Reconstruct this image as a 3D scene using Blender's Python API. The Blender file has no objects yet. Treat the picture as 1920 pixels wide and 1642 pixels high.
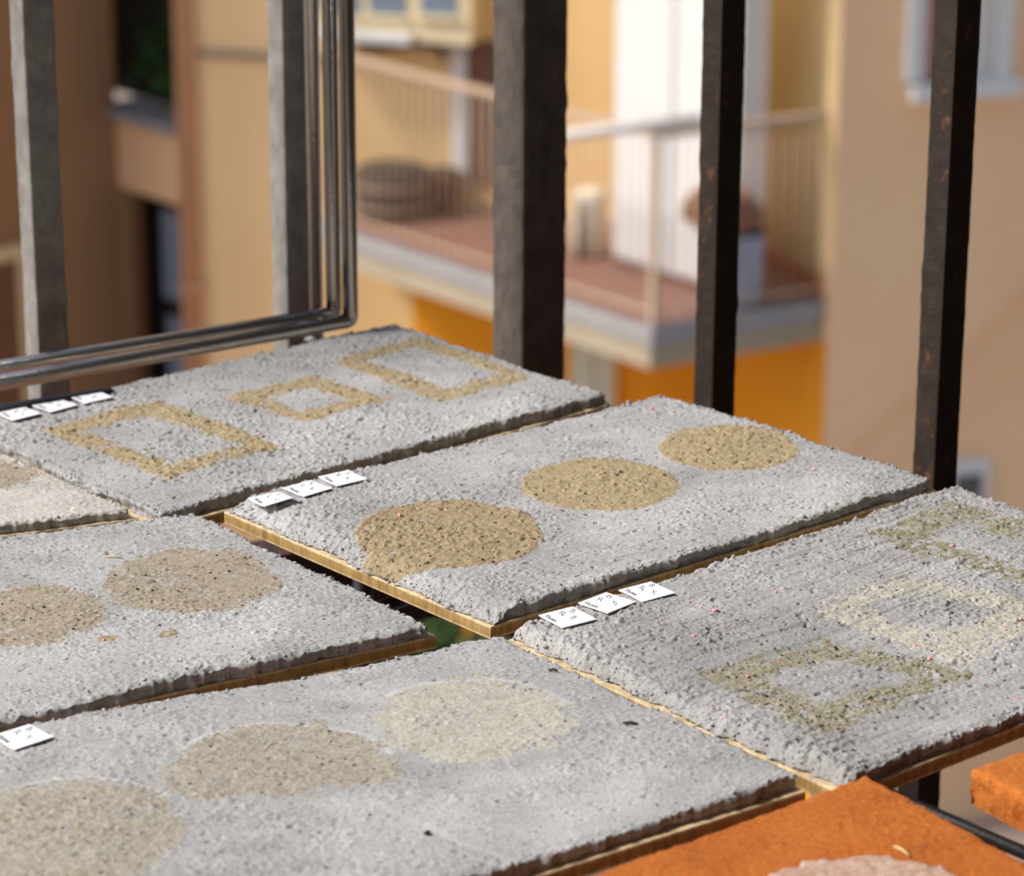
import bpy, math, random
import numpy as np
from mathutils import Vector, Matrix

random.seed(7)
RNG = np.random.default_rng(11)
scene = bpy.context.scene
col = scene.collection
rad = math.radians

# ------------------------------------------------------------------ camera
IW, IH, FPX = 1920.0, 1642.0, 5800.0
PITCH, ROLL, HC = rad(18.4), rad(0.26), 0.51
_c, _s = math.cos(PITCH), math.sin(PITCH)
FW = np.array([0, _c, -_s]); UP0 = np.array([0, _s, _c]); RT0 = np.array([1.0, 0, 0])
RT = RT0*math.cos(ROLL) + UP0*math.sin(ROLL)
UP = -RT0*math.sin(ROLL) + UP0*math.cos(ROLL)
CAM = np.array([0.0, 0.0, HC])
cam_data = bpy.data.cameras.new('camera')
cam_data.sensor_fit = 'HORIZONTAL'; cam_data.sensor_width = 36
cam_data.lens = 36*FPX/IW
cam_data.clip_start = 0.05; cam_data.clip_end = 2000
cam_data.dof.use_dof = True
cam_data.dof.focus_distance = 1.40
cam_data.dof.aperture_fstop = 12.5
cam_data.dof.aperture_blades = 7
cam = bpy.data.objects.new('camera', cam_data); col.objects.link(cam)
cam.matrix_world = Matrix(((RT[0], UP[0], -FW[0], 0), (RT[1], UP[1], -FW[1], 0), (RT[2], UP[2], -FW[2], HC), (0, 0, 0, 1)))
scene.camera = cam

# ------------------------------------------------------------------ world, sun, exposure
SUN_AZ, SUN_EL = rad(-100), rad(47)
world = bpy.data.worlds.new('World'); scene.world = world; world.use_nodes = True
wn = world.node_tree.nodes; wl = world.node_tree.links
sky = wn.new('ShaderNodeTexSky'); sky.sky_type = 'NISHITA'; sky.sun_disc = False
sky.sun_elevation = SUN_EL; sky.sun_rotation = SUN_AZ
sky.air_density = 1.0; sky.dust_density = 2.5; sky.ozone_density = 1.0
wn['Background'].inputs['Strength'].default_value = 0.08
wl.new(sky.outputs[0], wn['Background'].inputs['Color'])
sun_data = bpy.data.lights.new('sun', 'SUN'); sun_data.energy = 1.9; sun_data.angle = rad(12)
sun_data.color = (1.0, 0.95, 0.88)
sun = bpy.data.objects.new('sun', sun_data); col.objects.link(sun)
SDIR = Vector((math.sin(SUN_AZ)*math.cos(SUN_EL), math.cos(SUN_AZ)*math.cos(SUN_EL), math.sin(SUN_EL)))
sun.rotation_euler = SDIR.to_track_quat('Z', 'Y').to_euler()
sun.location = (0, 0, 30)
vs = scene.view_settings
vs.view_transform = 'Standard'; vs.look = 'None'; vs.exposure = 1.06; vs.gamma = 1.0; vs.use_curve_mapping = False
scene.cycles.use_denoising = True
scene.cycles.max_bounces = 8

# ------------------------------------------------------------------ pixel rays, axes
def ray(x, y):
    d = FW*FPX + RT*(x-IW/2) - UP*(y-IH/2)
    return d/np.linalg.norm(d)
PZ = 0.0
def P(x, y, z=None):
    if z is None: z = PZ
    d = ray(x, y); t = (z-HC)/d[2]
    return CAM + d*t
def az(a):
    a = rad(a); return np.array([math.sin(a), math.cos(a), 0.0])
def onplane(x, y, p0, n):
    d = ray(x, y); t = ((p0-CAM) @ n)/(d @ n)
    return CAM + d*t
UAX, VAX = az(48.5), az(-41.5)
ZAX = np.array([0, 0, 1.0])
def uv(p): return np.array([p @ UAX, p @ VAX])
def xy(u, v, z=0.0): return UAX*u + VAX*v + ZAX*z

# ------------------------------------------------------------------ mesh helpers
def finish(o, mat, parent, smooth):
    if mat is not None: o.data.materials.append(mat)
    if smooth: o.data.polygons.foreach_set('use_smooth', [True]*len(o.data.polygons))
    col.objects.link(o)
    if parent is not None: o.parent = parent
    return o
def mesh(name, verts, faces, mat, parent=None, smooth=False, origin=None):
    """verts are world positions; the object sits at origin (or the parent's place)."""
    v = np.asarray(verts, float).reshape(-1, 3)
    if parent is not None:
        base = np.array(WORLD[parent.name])
        if origin is None: org = base
        else: org = np.asarray(origin, float)
        loc = org-base
    else:
        if origin is None:
            origin = [(v[:, 0].min()+v[:, 0].max())/2, (v[:, 1].min()+v[:, 1].max())/2, v[:, 2].min()]
        org = np.asarray(origin, float); loc = org
    m = bpy.data.meshes.new(name)
    vv = v-org
    if isinstance(faces, np.ndarray):
        n = len(faces); k = faces.shape[1]
        m.vertices.add(len(vv)); m.vertices.foreach_set('co', vv.astype(np.float32).ravel())
        m.loops.add(n*k); m.loops.foreach_set('vertex_index', faces.astype(np.int32).ravel())
        m.polygons.add(n)
        m.polygons.foreach_set('loop_start', np.arange(0, n*k, k, dtype=np.int32))
        m.update(calc_edges=True)
    else:
        m.from_pydata(vv.tolist(), [], faces); m.update()
    o = bpy.data.objects.new(name, m); o.location = loc
    finish(o, mat, parent, smooth)
    WORLD[o.name] = tuple(org)
    return o
WORLD = {}
def empty(name, loc, label, cat, group=None):
    o = bpy.data.objects.new(name, None); o.empty_display_size = 0.05
    o.location = loc; col.objects.link(o); WORLD[o.name] = tuple(loc)
    return tag(o, label, cat, group)
def tag(o, label, cat, group=None):
    o['label'] = label; o['category'] = cat
    if group: o['group'] = group
    return o
def structure(o): o['kind'] = 'structure'; return o
def stuff(o): o['kind'] = 'stuff'; return o

class MB:
    def __init__(self): self.v = []; self.f = []
    def add(self, v, f):
        b = len(self.v); self.v += [tuple(map(float, p)) for p in v]; self.f += [tuple(i+b for i in q) for q in f]
    def prism(self, poly, z0, z1):
        n = len(poly)
        a = sum(poly[i][0]*poly[(i+1) % n][1]-poly[(i+1) % n][0]*poly[i][1] for i in range(n))
        if a < 0: poly = poly[::-1]
        v = [(p[0], p[1], z0) for p in poly]+[(p[0], p[1], z1) for p in poly]
        f = [tuple(range(n-1, -1, -1)), tuple(range(n, 2*n))]
        f += [(i, (i+1) % n, n+(i+1) % n, n+i) for i in range(n)]
        self.add(v, f)
    def obox(self, c, ax, ay, azz, sx, sy, sz):
        c = np.asarray(c, float); v = []
        for k in (-1, 1):
            for j in (-1, 1):
                for i in (-1, 1): v.append(c+ax*(i*sx/2)+ay*(j*sy/2)+azz*(k*sz/2))
        f = [(0, 2, 3, 1), (4, 5, 7, 6), (0, 1, 5, 4), (2, 6, 7, 3), (0, 4, 6, 2), (1, 3, 7, 5)]
        if np.cross(ax, ay) @ azz < 0: f = [q[::-1] for q in f]
        self.add(v, f)
    def tube(self, pts, r, seg=10, cap=True):
        pts = [np.asarray(p, float) for p in pts]; n = len(pts); b = len(self.v)
        up = None; V = []
        for i, p in enumerate(pts):
            t = pts[min(i+1, n-1)]-pts[max(i-1, 0)]; t = t/np.linalg.norm(t)
            if up is None:
                up = np.cross(t, [0.31, 0.2, 0.93]) if abs(t[2]) < 0.9 else np.cross(t, [1.0, 0.1, 0])
            up = up-t*(up @ t); up = up/np.linalg.norm(up); w = np.cross(t, up)
            rr = r[i] if hasattr(r, '__len__') else r
            for k in range(seg):
                a = 2*math.pi*k/seg; V.append(p+up*(rr*math.cos(a))+w*(rr*math.sin(a)))
        F = []
        for i in range(n-1):
            for k in range(seg):
                F.append((i*seg+k, i*seg+(k+1) % seg, (i+1)*seg+(k+1) % seg, (i+1)*seg+k))
        if cap: F += [tuple(range(seg-1, -1, -1)), tuple((n-1)*seg+k for k in range(seg))]
        self.add(V, F)
    def build(self, name, mat, parent=None, smooth=False, origin=None):
        return mesh(name, self.v, self.f, mat, parent, smooth, origin)
def smooth_by_angle(o, ang=40):
    o.data.set_sharp_from_angle(angle=rad(ang)); return o
def prism(name, poly, z0, z1, mat, parent=None, origin=None):
    b = MB(); b.prism(poly, z0, z1); return b.build(name, mat, parent, origin=origin)

# ------------------------------------------------------------------ noise fields
def gnoise(nx, ny, sx, sy, seed):
    r = np.random.default_rng(seed).standard_normal((nx, ny))
    fx = np.fft.fftfreq(nx)[:, None]; fy = np.fft.fftfreq(ny)[None, :]
    g = np.exp(-2*(math.pi**2)*((fx*sx)**2+(fy*sy)**2))
    o = np.fft.ifft2(np.fft.fft2(r)*g).real
    return o/o.std()
def sstep(a, b, x):
    t = np.clip((x-a)/(b-a), 0, 1); return t*t*(3-2*t)

# ------------------------------------------------------------------ materials
class NT:
    def __init__(self, name):
        self.m = bpy.data.materials.new(name); self.m.use_nodes = True
        self.t = self.m.node_tree; self.n = self.t.nodes; self.l = self.t.links
        self.b = self.n['Principled BSDF']
        self.co = self.n.new('ShaderNodeTexCoord')
    def noise(self, scale, detail=4, rough=0.6, stretch=None):
        t = self.n.new('ShaderNodeTexNoise'); t.inputs['Scale'].default_value = scale
        t.inputs['Detail'].default_value = detail; t.inputs['Roughness'].default_value = rough
        src = self.co.outputs['Object']
        if stretch:
            mp = self.n.new('ShaderNodeMapping'); mp.inputs['Scale'].default_value = stretch
            self.l.new(src, mp.inputs['Vector']); src = mp.outputs[0]
        self.l.new(src, t.inputs['Vector']); return t.outputs['Fac']
    def vor(self, scale):
        t = self.n.new('ShaderNodeTexVoronoi'); t.inputs['Scale'].default_value = scale
        self.l.new(self.co.outputs['Object'], t.inputs['Vector']); return t.outputs['Distance']
    def ramp(self, fac, stops):
        r = self.n.new('ShaderNodeValToRGB'); e = r.color_ramp.elements
        while len(e) < len(stops): e.new(0.5)
        for i, (p, c) in enumerate(stops):
            e[i].position = p; e[i].color = (*c, 1) if len(c) == 3 else c
        self.l.new(fac, r.inputs['Fac']); return r.outputs['Color']
    def mix(self, fac, a, b, mode='MIX'):
        x = self.n.new('ShaderNodeMix'); x.data_type = 'RGBA'; x.blend_type = mode
        for sock, val in ((x.inputs[0], fac), (x.inputs[6], a), (x.inputs[7], b)):
            if isinstance(val, bpy.types.NodeSocket): self.l.new(val, sock)
            elif isinstance(val, (int, float)): sock.default_value = val
            else: sock.default_value = (*val, 1)
        return x.outputs[2]
    def math(self, op, a, b=0.0):
        x = self.n.new('ShaderNodeMath'); x.operation = op
        for sock, val in ((x.inputs[0], a), (x.inputs[1], b)):
            if isinstance(val, bpy.types.NodeSocket): self.l.new(val, sock)
            else: sock.default_value = val
        return x.outputs[0]
    def attr(self, name):
        a = self.n.new('ShaderNodeAttribute'); a.attribute_name = name; return a.outputs['Fac']
    def bump(self, h, dist, strength=1.0, prev=None):
        b = self.n.new('ShaderNodeBump'); b.inputs['Distance'].default_value = dist; b.inputs['Strength'].default_value = strength
        self.l.new(h, b.inputs['Height'])
        if prev is not None: self.l.new(prev, b.inputs['Normal'])
        return b.outputs[0]
    def out(self, color=None, rough=0.8, normal=None, metal=0.0, spec=0.5):
        b = self.b
        for nm, val in (('Base Color', color), ('Roughness', rough), ('Normal', normal), ('Metallic', metal), ('Specular IOR Level', spec)):
            if val is None: continue
            if isinstance(val, bpy.types.NodeSocket): self.l.new(val, b.inputs[nm])
            elif isinstance(val, (int, float)): b.inputs[nm].default_value = val
            else: b.inputs[nm].default_value = (*val, 1)
        return self.m

def mat_mortar(name, base, pale, var=0.12, fine=900, bump=0.0004):
    n = NT(name)
    big = n.noise(14, 3); mid = n.noise(120, 4); fin = n.noise(fine, 3, 0.7)
    c = n.mix(n.ramp(big, [(0.3, (0,)*3), (0.7, (1,)*3)]), tuple(x*(1-var) for x in base), tuple(min(1, x*(1+var)) for x in base))
    c = n.mix(1.0, c, n.ramp(n.noise(55, 4, 0.6, (0.5, 1, 1)), [(0.32, (0.84, 0.84, 0.83)), (0.55, (1.0, 1.0, 1.0)), (0.7, (1.06, 1.06, 1.05))]), 'MULTIPLY')
    c = n.mix(1.0, c, n.ramp(fin, [(0.3, (0.34, 0.35, 0.35)), (0.42, (0.88, 0.88, 0.88)), (0.55, (1.0, 1.0, 1.0)), (0.72, (1.25, 1.24, 1.2))]), 'MULTIPLY')
    c = n.mix(n.math('MULTIPLY', n.attr('pale'), n.ramp(mid, [(0.3, (0.35,)*3), (0.6, (1,)*3)])), c, pale)
    c = n.mix(n.math('MULTIPLY', n.attr('stain'), 0.9), c, (0.22, 0.2, 0.15))
    b = n.bump(n.noise(fine*0.45, 4, 0.75), bump, 0.8)
    b = n.bump(n.noise(fine*2.2, 2, 0.6), bump*0.35, 0.6, b)
    return n.out(c, 0.92, b, spec=0.2)
def mat_clay(name, lo, mid, hi, fine=900):
    n = NT(name)
    f = n.noise(fine, 3, 0.7); m = n.noise(160, 4, 0.6)
    c = n.ramp(n.math('ADD', n.math('MULTIPLY', f, 0.65), n.math('MULTIPLY', m, 0.35)), [(0.28, lo), (0.48, mid), (0.72, hi)])
    b = n.bump(n.noise(fine*0.5, 4, 0.75), 0.0005, 0.8)
    return n.out(c, 0.95, b, spec=0.15)
def mat_plaster(name, c0, c1, scale=1.2, stain=None):
    n = NT(name)
    c = n.mix(n.ramp(n.noise(scale, 5, 0.6), [(0.3, (0,)*3), (0.7, (1,)*3)]), c0, c1)
    if stain: c = n.mix(n.ramp(n.noise(scale*0.6, 4, 0.7, (1, 1, 0.35)), [(0.52, (0,)*3), (0.75, (0.55,)*3)]), c, stain)
    return n.out(c, 0.9, n.bump(n.noise(45, 4), 0.004, 0.6), spec=0.2)
def mat_flat(name, c, rough=0.6, metal=0.0, var=0.12, scale=20, spec=0.5):
    n = NT(name)
    cc = n.mix(n.noise(scale, 4), tuple(x*(1-var) for x in c), tuple(min(1, x*(1+var)) for x in c))
    return n.out(cc, rough, n.bump(n.noise(scale*6, 3), 0.0008, 0.3), metal, spec)

M = {}
M['mortar_grey'] = mat_mortar('mortar_grey', (0.425, 0.422, 0.418), (0.62, 0.61, 0.58), 0.16)
M['mortar_dark'] = mat_mortar('mortar_dark', (0.39, 0.385, 0.38), (0.6, 0.59, 0.55), 0.2)
M['mortar_cool'] = mat_mortar('mortar_cool', (0.415, 0.416, 0.416), (0.66, 0.655, 0.64), 0.15, 800, 0.0003)
M['mortar_warm'] = mat_mortar('mortar_warm', (0.55, 0.53, 0.49), (0.68, 0.66, 0.6), 0.1, 700, 0.0003)
M['clay_brown'] = mat_clay('clay_brown', (0.12, 0.09, 0.05), (0.34, 0.265, 0.16), (0.5, 0.41, 0.27))
M['clay_ochre'] = mat_clay('clay_ochre', (0.14, 0.105, 0.06), (0.37, 0.295, 0.175), (0.52, 0.43, 0.275))
M['clay_dull'] = mat_clay('clay_dull', (0.14, 0.115, 0.08), (0.33, 0.28, 0.215), (0.48, 0.43, 0.35))
M['clay_light'] = mat_clay('clay_light', (0.13, 0.115, 0.085), (0.35, 0.315, 0.25), (0.54, 0.505, 0.43), 700)
M['clay_cream'] = mat_clay('clay_cream', (0.22, 0.2, 0.155), (0.44, 0.415, 0.35), (0.63, 0.605, 0.53))
M['clay_salmon'] = mat_clay('clay_salmon', (0.34, 0.2, 0.14), (0.48, 0.31, 0.23), (0.66, 0.55, 0.48), 420)
M['clay_olive'] = mat_clay('clay_olive', (0.08, 0.075, 0.045), (0.27, 0.25, 0.17), (0.48, 0.46, 0.37))
M['crumb_dark'] = mat_flat('crumb_dark', (0.085, 0.08, 0.06), 0.95, scale=300, var=0.4)
M['pigment_pink'] = mat_flat('pigment_pink', (0.82, 0.32, 0.36), 0.8, scale=400, var=0.25)

def mat_plywood():
    n = NT('plywood')
    sep = n.n.new('ShaderNodeSeparateXYZ'); n.l.new(n.co.outputs['Object'], sep.inputs[0])
    zz = n.math('MULTIPLY', sep.outputs['Z'], 1/0.0062)
    jit = n.math('MULTIPLY', n.math('SUBTRACT', n.noise(220, 3), 0.5), 0.16)
    lay = n.ramp(n.math('ADD', zz, jit), [(0.0, (0.66, 0.54, 0.34)), (0.12, (0.68, 0.56, 0.36)), (0.2, (0.4, 0.27, 0.1)), (0.8, (0.44, 0.31, 0.13)), (0.88, (0.68, 0.56, 0.36))])
    g = n.noise(260, 4, 0.6, (1, 1, 0.35))
    c = n.mix(1.0, lay, n.ramp(g, [(0.3, (0.6, 0.55, 0.48)), (0.6, (1.08, 1.06, 1.0))]), 'MULTIPLY')
    return n.out(c, 0.75, n.bump(g, 0.0006, 0.7), spec=0.25)
M['plywood'] = mat_plywood()
def mat_iron(name, base, rust, gloss):
    n = NT(name)
    a = n.noise(60, 5, 0.65); r = n.noise(80, 5, 0.7)
    c = n.mix(n.ramp(a, [(0.35, (0,)*3), (0.7, (1,)*3)]), tuple(x*0.6 for x in base), base)
    c = n.mix(n.ramp(r, [(0.6, (0,)*3), (0.68, (1,)*3)]), c, rust)
    b = n.bump(n.noise(170, 5, 0.65), 0.0012, 0.9)
    rr = n.ramp(n.noise(90, 3), [(0.3, (gloss,)*3), (0.7, (gloss+0.25,)*3)])
    return n.out(c, rr, b, 0.0, 0.25)
M['iron_paint'] = mat_iron('iron_paint', (0.045, 0.033, 0.026), (0.13, 0.06, 0.035), 0.35)
M['iron_lit_mid'] = mat_iron('iron_lit_mid', (0.14, 0.12, 0.105), (0.13, 0.09, 0.06), 0.3)  # corner post: some reflected light put into a paler paint
M['iron_lit_pale'] = mat_iron('iron_lit_pale', (0.33, 0.315, 0.29), (0.2, 0.18, 0.15), 0.3)  # left bars: bright reflection painted in as a pale base colour
M['rack_black'] = mat_flat('rack_black', (0.012, 0.011, 0.011), 0.45, scale=80)
M['tube_steel'] = mat_flat('tube_steel', (0.48, 0.46, 0.43), 0.22, 0.92, 0.1, 60)
def mat_terracotta():
    n = NT('terracotta')
    m = n.noise(35, 5, 0.65); f = n.noise(450, 4, 0.7); st = n.noise(900, 3, 0.6, (0.3, 1, 1))
    c = n.ramp(n.math('ADD', n.math('MULTIPLY', m, 0.5), n.math('MULTIPLY', f, 0.5)), [(0.3, (0.24, 0.06, 0.012)), (0.5, (0.5, 0.14, 0.02)), (0.68, (0.6, 0.22, 0.045))])
    c = n.mix(n.ramp(st, [(0.66, (0,)*3), (0.76, (0.55,)*3)]), c, (0.75, 0.45, 0.25))
    c = n.mix(n.ramp(n.noise(9, 5, 0.7), [(0.5, (0,)*3), (0.72, (0.5,)*3)]), c, (0.36, 0.1, 0.02))
    c = n.mix(n.ramp(n.noise(210, 3, 0.5), [(0.68, (0,)*3), (0.74, (0.8,)*3)]), c, (0.16, 0.06, 0.025))
    b = n.bump(f, 0.0009, 0.9)
    b = n.bump(n.noise(1100, 3, 0.7), 0.0004, 0.8, b)
    return n.out(c, 0.85, b, spec=0.25)
M['terracotta'] = mat_terracotta()
M['paper'] = mat_flat('paper', (0.84, 0.84, 0.87), 0.8, var=0.03, scale=200, spec=0.2)
M['ink'] = mat_flat('ink', (0.02, 0.02, 0.04), 0.7, var=0.1, scale=500)
M['straw'] = mat_flat('straw', (0.68, 0.5, 0.24), 0.8, scale=300)
M['twig'] = mat_flat('twig', (0.03, 0.024, 0.018), 0.9, scale=300)
M['plaster_white'] = mat_flat('plaster_white', (0.85, 0.84, 0.8), 0.8, scale=200, var=0.08)
# far building materials
M['ochre_wall'] = mat_plaster('ochre_wall', (0.8, 0.53, 0.235), (0.86, 0.59, 0.28), 1.1, (0.66, 0.42, 0.18))
M['ochre_shade'] = mat_plaster('ochre_shade', (0.82, 0.31, 0.012), (0.86, 0.36, 0.03), 0.9, (0.6, 0.2, 0.01))  # same ochre wall, with the slab's warm shade put into the colour
M['peach_wall'] = mat_plaster('peach_wall', (0.92, 0.62, 0.32), (0.95, 0.68, 0.37), 1.0, (0.8, 0.5, 0.25))
M['beige_wall'] = mat_plaster('beige_wall', (0.84, 0.52, 0.29), (0.95, 0.66, 0.4), 0.45, (0.66, 0.36, 0.18))
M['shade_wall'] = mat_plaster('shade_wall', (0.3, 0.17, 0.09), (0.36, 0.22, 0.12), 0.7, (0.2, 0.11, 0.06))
M['shade_dark'] = mat_plaster('shade_dark', (0.06, 0.05, 0.04), (0.08, 0.066, 0.055), 2.0)  # near-black: painted loggia shade, and unseen walls that should bounce little light
M['render_wing'] = mat_plaster('render_wing', (0.6, 0.45, 0.25), (0.7, 0.55, 0.3), 1.5, (0.36, 0.26, 0.15))
M['pipe_salmon'] = mat_flat('pipe_salmon', (0.62, 0.33, 0.19), 0.5, var=0.1, scale=4)
M['pipe_grey'] = mat_flat('pipe_grey', (0.3, 0.23, 0.17), 0.6, scale=6)
M['concrete'] = mat_plaster('concrete', (0.3, 0.29, 0.29), (0.37, 0.355, 0.345), 2.0, (0.2, 0.18, 0.17))
M['cream'] = mat_plaster('cream', (0.75, 0.62, 0.38), (0.8, 0.69, 0.46), 1.5, (0.55, 0.43, 0.26))
M['floor_red'] = mat_plaster('floor_red', (0.24, 0.125, 0.095), (0.29, 0.155, 0.12), 3.0, (0.19, 0.12, 0.1))
M['beam_tan'] = mat_plaster('beam_tan', (0.37, 0.31, 0.22), (0.44, 0.37, 0.27), 2.5, (0.24, 0.2, 0.14))
M['rail_paint'] = mat_flat('rail_paint', (0.52, 0.38, 0.27), 0.4, scale=6)
M['baluster_paint'] = mat_flat('baluster_paint', (0.6, 0.45, 0.32), 0.5, scale=6)
M['white_paint'] = mat_flat('white_paint', (0.72, 0.715, 0.7), 0.5, var=0.02, scale=2)
M['pole_white'] = mat_flat('pole_white', (0.9, 0.86, 0.78), 0.35, var=0.03, scale=3)
M['bin_blue'] = mat_flat('bin_blue', (0.3, 0.34, 0.46), 0.5, scale=4)
M['bag_brown'] = mat_flat('bag_brown', (0.24, 0.11, 0.06), 0.8, scale=12, var=0.3)
M['dark_cloth'] = mat_flat('dark_cloth', (0.03, 0.028, 0.035), 0.9, scale=10)
M['barrel_wood'] = mat_flat('barrel_wood', (0.075, 0.05, 0.032), 0.8, scale=9, var=0.4)
M['soil'] = mat_flat('soil', (0.05, 0.035, 0.025), 0.95, scale=30, var=0.4)
M['pot_brown'] = mat_flat('pot_brown', (0.17, 0.05, 0.025), 0.7, scale=8, var=0.25)
M['sack'] = mat_flat('sack', (0.72, 0.65, 0.5), 0.9, scale=10, var=0.15)
M['wood_brown'] = mat_flat('wood_brown', (0.16, 0.075, 0.04), 0.6, scale=8, var=0.3)
M['skirting'] = mat_flat('skirting', (0.42, 0.13, 0.04), 0.6, scale=8)
M['leaf'] = mat_flat('leaf', (0.03, 0.11, 0.02), 0.6, scale=8, var=0.5)
M['leaf_bright'] = mat_flat('leaf_bright', (0.045, 0.1, 0.02), 0.6, scale=8, var=0.5)
M['curtain_red'] = mat_flat('curtain_red', (0.42, 0.17, 0.15), 0.9, scale=12)
M['curtain_pale'] = mat_flat('curtain_pale', (0.7, 0.68, 0.62), 0.9, scale=5)
M['paving'] = mat_plaster('paving', (0.3, 0.24, 0.19), (0.38, 0.31, 0.25), 0.5)
def mat_glass(name, c):
    n = NT(name); return n.out(n.mix(n.noise(2, 3), tuple(x*0.8 for x in c), c), 0.08, None, 0.0, 0.8)
M['glass_dark'] = mat_glass('glass_dark', (0.05, 0.06, 0.08))
M['glass_blue'] = mat_glass('glass_blue', (0.2, 0.26, 0.34))
M['glass_pale'] = mat_glass('glass_pale', (0.66, 0.7, 0.62))

# ================================================================== THE FAR COURTYARD
GZ = -7.2
structure(mesh('courtyard_ground', [(-300, -300, GZ), (300, -300, GZ), (300, 300, GZ), (-300, 300, GZ)], [(0, 1, 2, 3)], M['paving'], origin=(0, 0, GZ)))
DF, NF = az(108), az(198)
DL, NL = az(99), az(189)
DW, NW = az(70), az(160)                 # along the facade, out of the facade
ZS = -4.0                                # floor of the balcony opposite
K1, K2 = P(1222, 612, ZS), P(1553, 560, ZS)
Kl = P(680, 440, ZS)
FA = P(575, 406, ZS)-az(198)*0.5                     # facade foot where the slab's side meets it
def line_x(p, d, q, e):
    A = np.array([[d[0], -e[0]], [d[1], -e[1]]]); t = np.linalg.solve(A, (q-p)[:2]); return p+d*t[0]
K0 = line_x(K1, (Kl-K1)/np.linalg.norm(Kl-K1), FA, DF)
def FP(x, y, off=0.0):
    p = onplane(x, y, FA+NF*off, NF); return (p-FA) @ DF, p[2]
def fpt(t, z, off=0.0):
    p = FA+DF*t+NF*off; return np.array([p[0], p[1], z])
def fbox(b, x0, y0, x1, y1, o0, o1):
    """a box on the facade covering pixels (x0,y0)-(x1,y1), from o0 to o1 out of the wall"""
    t0, _ = FP(x0, (y0+y1)/2); t1, _ = FP(x1, (y0+y1)/2); _, za = FP((x0+x1)/2, y0); _, zb = FP((x0+x1)/2, y1)
    b.prism([fpt(t0, 0, o0), fpt(t1, 0, o0), fpt(t1, 0, o1), fpt(t0, 0, o1)], zb, za)
def LP(x, y):
    p = onplane(x, y, FA, NL); return (p-FA) @ DL, p[2]
def lpt(t, z, off=0.0):
    p = FA+DL*t+NL*off; return np.array([p[0], p[1], z])
TK = LP(338, 300)[0]                     # facade's left corner
CR = P(1556, 566, ZS)                    # corner of the right wing
TR = (line_x(CR, -NW, FA, DF)-FA) @ DF   # where the wing meets the facade
bld = empty('apartment_building', fpt(0.5, GZ), 'ochre plastered apartment building behind the red-floored balcony, with salmon downpipes', 'building')
zs0 = FP(900, 600)[1]
prism('wall', [lpt(TK, 0), FA, FA-NL*5, lpt(TK, 0, -5)], GZ, 5.0, M['peach_wall'], bld)
prism('wall', [FA, fpt(TR+0.3, 0), fpt(TR+0.3, 0, -5), fpt(0, 0, -5)], ZS-0.22, 5.0, M['ochre_wall'], bld)
TM = FP(775, 590)[0]  # edge of the slab's shadow, where the shade colour begins
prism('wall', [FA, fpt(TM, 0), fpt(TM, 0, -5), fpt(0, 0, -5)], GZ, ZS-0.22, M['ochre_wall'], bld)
prism('wall', [fpt(TM, 0), fpt(TR+0.3, 0), fpt(TR+0.3, 0, -5), fpt(TM, 0, -5)], GZ, ZS-0.22, M['ochre_shade'], bld)
z1_ = LP(440, 96)[1]; z0_ = LP(440, 108)[1]; ta_ = LP(372, 100)[0]
b = MB(); b.prism([lpt(ta_, 0, 0.001), lpt(-0.002, 0, 0.001), lpt(-0.002, 0, 0.03), lpt(ta_, 0, 0.03)], z0_, z1_); b.build('ledge_pipe', M['pipe_grey'], bld)
for px in (345, 364):
    t, _ = LP(px, 300); b = MB(); b.tube([lpt(t, GZ, 0.04), lpt(t, 4.9, 0.04)], 0.028, 12); b.build('downpipe', M['pipe_salmon'], bld, True)
for z in (-2.4, -4.6):
    b = MB(); t0, _ = LP(333, 300); t1, _ = LP(376, 300)
    b.prism([lpt(t0, 0, 0.002), lpt(t1, 0, 0.002), lpt(t1, 0, 0.072), lpt(t0, 0, 0.072)], z, z+0.03); b.build('pipe_bracket', M['pipe_salmon'], bld)
# cream bay window up right of the tubes
w = MB(); fbox(w, 600, -260, 905, 62, 0.0, 0.22); win = w.build('window_bay', M['cream'], bld)
b = MB(); fbox(b, 596, 44, 800, 60, 0.222, 0.3); b.build('sill', M['white_paint'], win)
for x0, x1 in ((625, 700), (716, 786), (812, 880)):
    b = MB(); fbox(b, x0, -220, x1, 16, 0.222, 0.228); b.build('pane', M['glass_blue'], win)
    b = MB(); fbox(b, x0-5, 16, x1+5, 24, 0.222, 0.25); b.build('frame', M['cream'], win)
b = MB(); fbox(b, 690, 63, 860, 84, 0.002, 0.14); b.build('awning_roll', M['concrete'], bld)
pts = [fpt(FP(x, y)[0], FP(x, y)[1], 0.16) for x, y in ((690, 78), (730, 84), (770, 76), (810, 70), (838, 82), (850, 104))]
b = MB(); b.tube(pts, 0.02, 8); b.build('cable', M['rack_black'], bld, True)
d = MB(); fbox(d, 880, 78, 990, 345, 0.002, 0.03); dr = d.build('door', M['wood_brown'], bld)
b = MB(); fbox(b, 852, 70, 879, 345, 0.002, 0.06); b.build('door_jamb', M['white_paint'], bld)
lw = MB(); fbox(lw, 1072, 632, 1158, 800, 0.0, 0.05); lwo = lw.build('window', M['cream'], bld)
b = MB(); fbox(b, 1086, 648, 1146, 790, 0.052, 0.06); b.build('pane', M['glass_pale'], lwo)
b = MB(); fbox(b, 1113, 648, 1118, 790, 0.062, 0.075); b.build('glazing_bar', M['cream'], lwo)

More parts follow.
